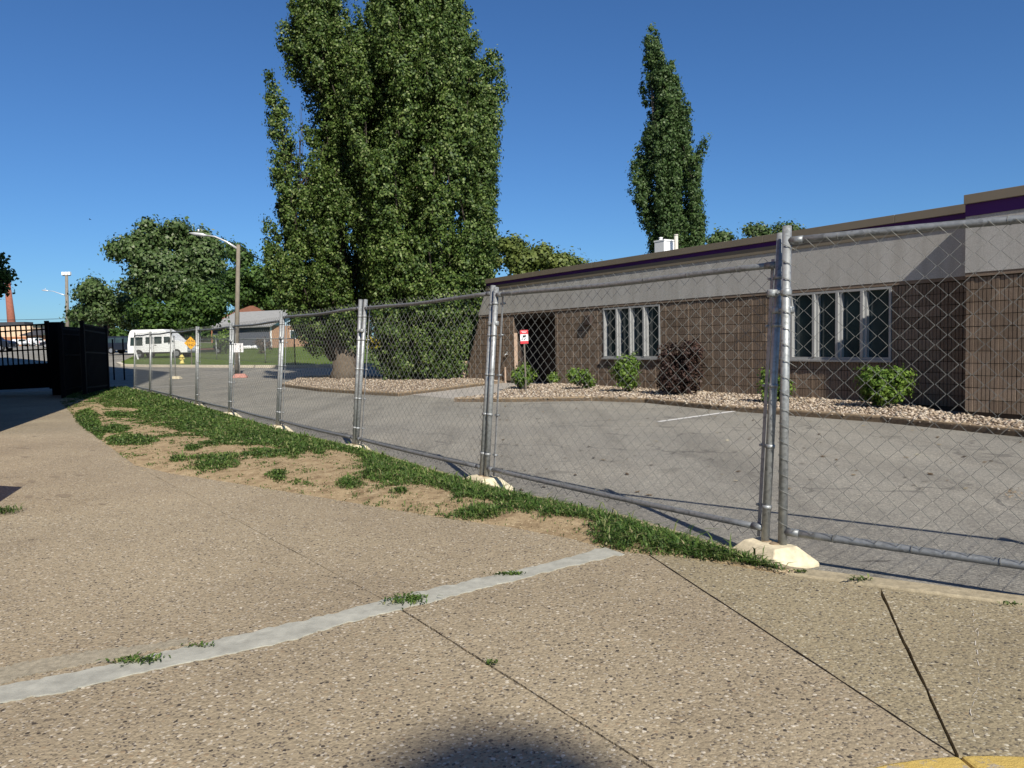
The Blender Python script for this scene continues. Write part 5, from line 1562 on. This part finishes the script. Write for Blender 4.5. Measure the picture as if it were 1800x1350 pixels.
b = G(397, 622, .12); t = empty('green_bush', b, 0, 'green bush in front of the orange brick wall', 'bush')
q = cloud((0, 0, 1.35), (1.3, .8, .95), 80, 12, .2, .2); link('foliage', crown_mesh(q, .22, 'foliage'), t, M['shrub']); m_ = MB(); limb(m_, (0, 0, 0), (.1, 0, 1.2), .06, .02); link('stem', m_.mesh('stem'), t, M['bark'])
b = G(655, 634, .12); t = empty('yellow_bush', b, 0, 'yellow flowering bush seen between the two poplars', 'bush')
q = cloud((0, 0, 1.2), (.5, .5, .45), 40, 12, .12, .2); link('foliage', crown_mesh(q, .16, 'foliage'), t, m_leaf('yellow_blossom', [(0, (.25, .2, .02)), (1, (.55, .42, .03))])); m_ = MB(); limb(m_, (0, 0, 0), (.05, 0, 1.1), .04, .02); link('stem', m_.mesh('stem'), t, M['bark'])
b = G(646, 622, .12); t = empty('white_post', b, 0, 'white post seen between the two poplars', 'post'); cyl('pole', (0, 0, 0), (0, 0, 2.2), .10, t, M['white']); cyl('cap', (0, 0, 2.2), (0, 0, 2.26), .14, t, M['white'])
# trailer with wheels
b = G(383, 622, .12); t = empty('garden_trailer', b, R(-5), 'low garden trailer with one wheel on the far lawn', 'trailer')
m_ = MB(); m_.box((-1.6, -.3, .42), (.6, .3, .52)); m_.build('bed', plain('rusty_red', (.20, .09, .07), .8), t); m_ = MB(); m_.tube([(-1.6, 0, .45), (-2.5, 0, .3)], .03, 6); m_.build('drawbar', M['iron'], t); wheel('wheel', t, .2, -.36, .30, .14, -1)

# ---- diamond road sign
b = G(337, 641, .12); sg2 = empty('diamond_sign', b, R(6), 'amber diamond road sign on a thin post beside the kerb', 'sign')
sc = b[1] / F; cz_ = (641 - 603) * sc; hd = 11.3 * sc * 1.0
m_ = MB(); m_.box((-.03, .01, -.1), (.03, .04, cz_ + hd * .8)); m_.build('post', M['post_grey'], sg2)
m_ = MB(); m_.prism([(0, -hd), (hd, 0), (0, hd), (-hd, 0)], (1, 0, 0), (0, 0, 1), (0, -1, 0), .01, (0, 0, cz_)); pn = m_.build('panel', M['sign_yellow'], sg2)
for txt, dz in (('DEAD', .06), ('END', -.20)):
    cu = bpy.data.curves.new('lettering', 'FONT'); cu.body = txt; cu.size = .24; cu.align_x = 'CENTER'; cu.extrude = .001
    tmp = bpy.data.objects.new('lettering', cu)
    me = bpy.data.meshes.new_from_object(tmp); bpy.data.objects.remove(tmp); me.materials.clear()
    o = link('lettering', me, pn, M['sign_black'])
    o.location = (0, -.013, cz_ + dz); o.rotation_euler = (R(90), 0, 0)

# ---- street lamps and wires
def lamp_pole(b, top_z, arm_px, depth, label, r0, mat, extra=False, lean=0.0):
    e = empty('street_lamp', b, 0, label, 'street lamp')
    h = top_z - b[2]
    m_ = MB(); m_.tube([(0, 0, -.2), (lean * .5, 0, h * .5), (lean, 0, h)], [r0, r0 * .85, r0 * .7], 10); m_.build('pole', mat, e)
    p = [D(u, v, depth) - b for u, v in arm_px]
    m_ = MB(); m_.tube(p, [.032, .04, .05, .06][:len(p)], 8); m_.build('arm', M['lampgrey'], e)
    d = p[0] - p[1]; d = d / np.linalg.norm(d)
    m_ = MB(); m_.tube([p[0] + d * -.1, p[0] + d * .1, p[0] + d * .5, p[0] + d * .75], [.04, .09, .085, .03], 10); hd_ = m_.build('lamp_head', M['lampgrey'], e)
    m_ = MB(); q = p[0] + d * .3 + np.array([0, 0, .12]); m_.tube([q, q + [0, 0, .12]], .05, 8); m_.build('light_sensor', M['lampgrey'], hd_)
    return e
b1 = G(415, 662); d1 = b1[1]
lamp1 = lamp_pole(b1, D(419, 430, d1)[2], [(360, 413.5), (378, 416), (398, 425), (417, 437)], d1, 'wooden street lamp pole with a long curved silver arm', .125, M['wood_pole'], lean=D(419, 430, d1)[0] - b1[0])
b2 = D(119, 612, 95); b2[2] = zt(*b2[:2])
lamp2 = lamp_pole(b2, D(117, 484, 95)[2], [(84, 511), (94, 512), (105, 516), (117, 520)], 95, 'distant lamp pole topped by white antenna boxes', .24, M['wood_pole'], lean=D(117, 484, 95)[0] - b2[0])
tp = D(117, 484, 95) - b2
for dx in (-.40, -.02, .36):
    m_ = MB(); m_.box((tp[0] + dx - .15, tp[1] - .16, tp[2] + .02), (tp[0] + dx + .15, tp[1] + .16, tp[2] + .42)); m_.build('antenna_box', M['white'], lamp2, .02)
m_ = MB(); m_.box((tp[0] - .5, tp[1] - .05, tp[2] - .06), (tp[0] + .5, tp[1] + .05, tp[2] + .0)); m_.build('bracket', M['iron'], lamp2)
def wire(a, b, sag, label):
    m_ = MB(); a = np.array(a); b = np.array(b)
    m_.tube([a + (b - a) * t - np.array([0, 0, sag * math.sin(math.pi * t)]) for t in np.linspace(0, 1, 14)], .03, 4)
    return tag(m_.build('power_line', M['cable']), label, 'wire', 'power lines')
wire(D(-200, 548, 160), D(119, 560, 96), .8, 'upper power line sagging past the chimney')
wire(D(-200, 558, 160), D(119, 570, 96), .8, 'lower power line just above the gate')
wire(D(420, 436, d1), D(560, 482, 70), .5, 'thin wire running from the lamp pole towards the poplars')
# bird
b = D(158, 386, 120); e = empty('bird', b, R(20), 'tiny dark bird flying in the open sky', 'bird')
m_ = MB(); m_.tube([(-.16, 0, 0), (0, 0, .02), (.14, 0, 0), (.2, 0, 0)], [.01, .05, .04, .01], 6)
m_.add([(-.04, 0, .02), (.08, 0, .02), (.02, .32, .14), (-.05, .30, .13)], [(0, 1, 2, 3)]); m_.add([(-.04, 0, .02), (.08, 0, .02), (.02, -.32, .14), (-.05, -.30, .13)], [(0, 3, 2, 1)])
m_.build('body', M['iron'], e)

# ================================================================== unseen things added outside the frame to throw shade into it
A = np.array([-8.3, 12.2]); fa = R(-43); fd = np.array([math.sin(fa), math.cos(fa)])
e = empty('shadow_caster_block', (A[0], A[1], 0), math.atan2(fd[1], fd[0]), 'unseen brick block added to cast the long shade over the gate', 'building')  # invented block, sized so its shadow covers gate and street
HS = 28.0
m_ = MB(); m_.box((0, 0, 0), (46, 14, HS)); m_.build('wall', M['brick_caster'], e)
m_ = MB(); m_.box((-.1, -.1, HS + .001), (46.1, 14.1, HS + .4)); m_.build('roof', M['tan_metal'], e)
wb = MB(); wb.box((-.7, -.06, -.9), (.7, .02, .9)); wme = wb.mesh('window'); wme.materials.append(M['glass'])
for k in range(14):
    for f_ in range(7):
        o = link('window', wme, e); o.location = (2 + k * 3.1, 0, 2.2 + f_ * 3.5)
cb_ = P(10, 858, PZ) + np.array([.3355, -.942, 0]) * 1.25 / math.tan(R(SUN_EL))
e = empty('shadow_caster_box', (cb_[0] - .22, cb_[1], PZ), R(-20), 'unseen added cabinet beside the pavement, its shade tip on the slabs', 'caster')  # invented box, placed only to drop a shadow tip on the slabs
m_ = MB(); m_.box((-.3, -.2, .08), (.3, .2, 1.22)); m_.build('housing', M['lampgrey'], e, .02); m_ = MB(); m_.box((-.34, -.24, 0), (.34, .24, .079)); m_.build('plinth', M['kerb'], e)
m_ = MB(); m_.box((-.27, -.215, .14), (.27, -.201, 1.16)); m_.build('door', M['lampgrey'], e)
lp = P(845, 1362, PZ); L = 15.4 / math.tan(R(SUN_EL))
hp = np.array([lp[0] - math.sin(R(SUN_AZ)) * L, lp[1] - math.cos(R(SUN_AZ)) * L, 15.5])
e = empty('shadow_caster_disc', (hp[0] + .6, hp[1] - .9, 0), 0, 'unseen round disc on a pole, added behind the viewer to cast the blurred shadow', 'street lamp')  # invented pole and disc, gives no light, only casts the soft foreground shadow
m_ = MB(); m_.tube([(0, 0, 0), (0, 0, 15.1)], .07, 10); m_.tube([(0, 0, 15.1), (-.3, .45, 15.35), (-.6, .9, 15.4)], .04, 8); m_.build('pole', M['iron'], e)
m_ = MB(); m_.tube([(-.6, .9, 15.28), (-.6, .9, 15.42), (-.6, .9, 15.56), (-.6, .9, 15.7)], [.44, .39, .24, .06], 20); m_.build('caster_disc', M['iron'], e)
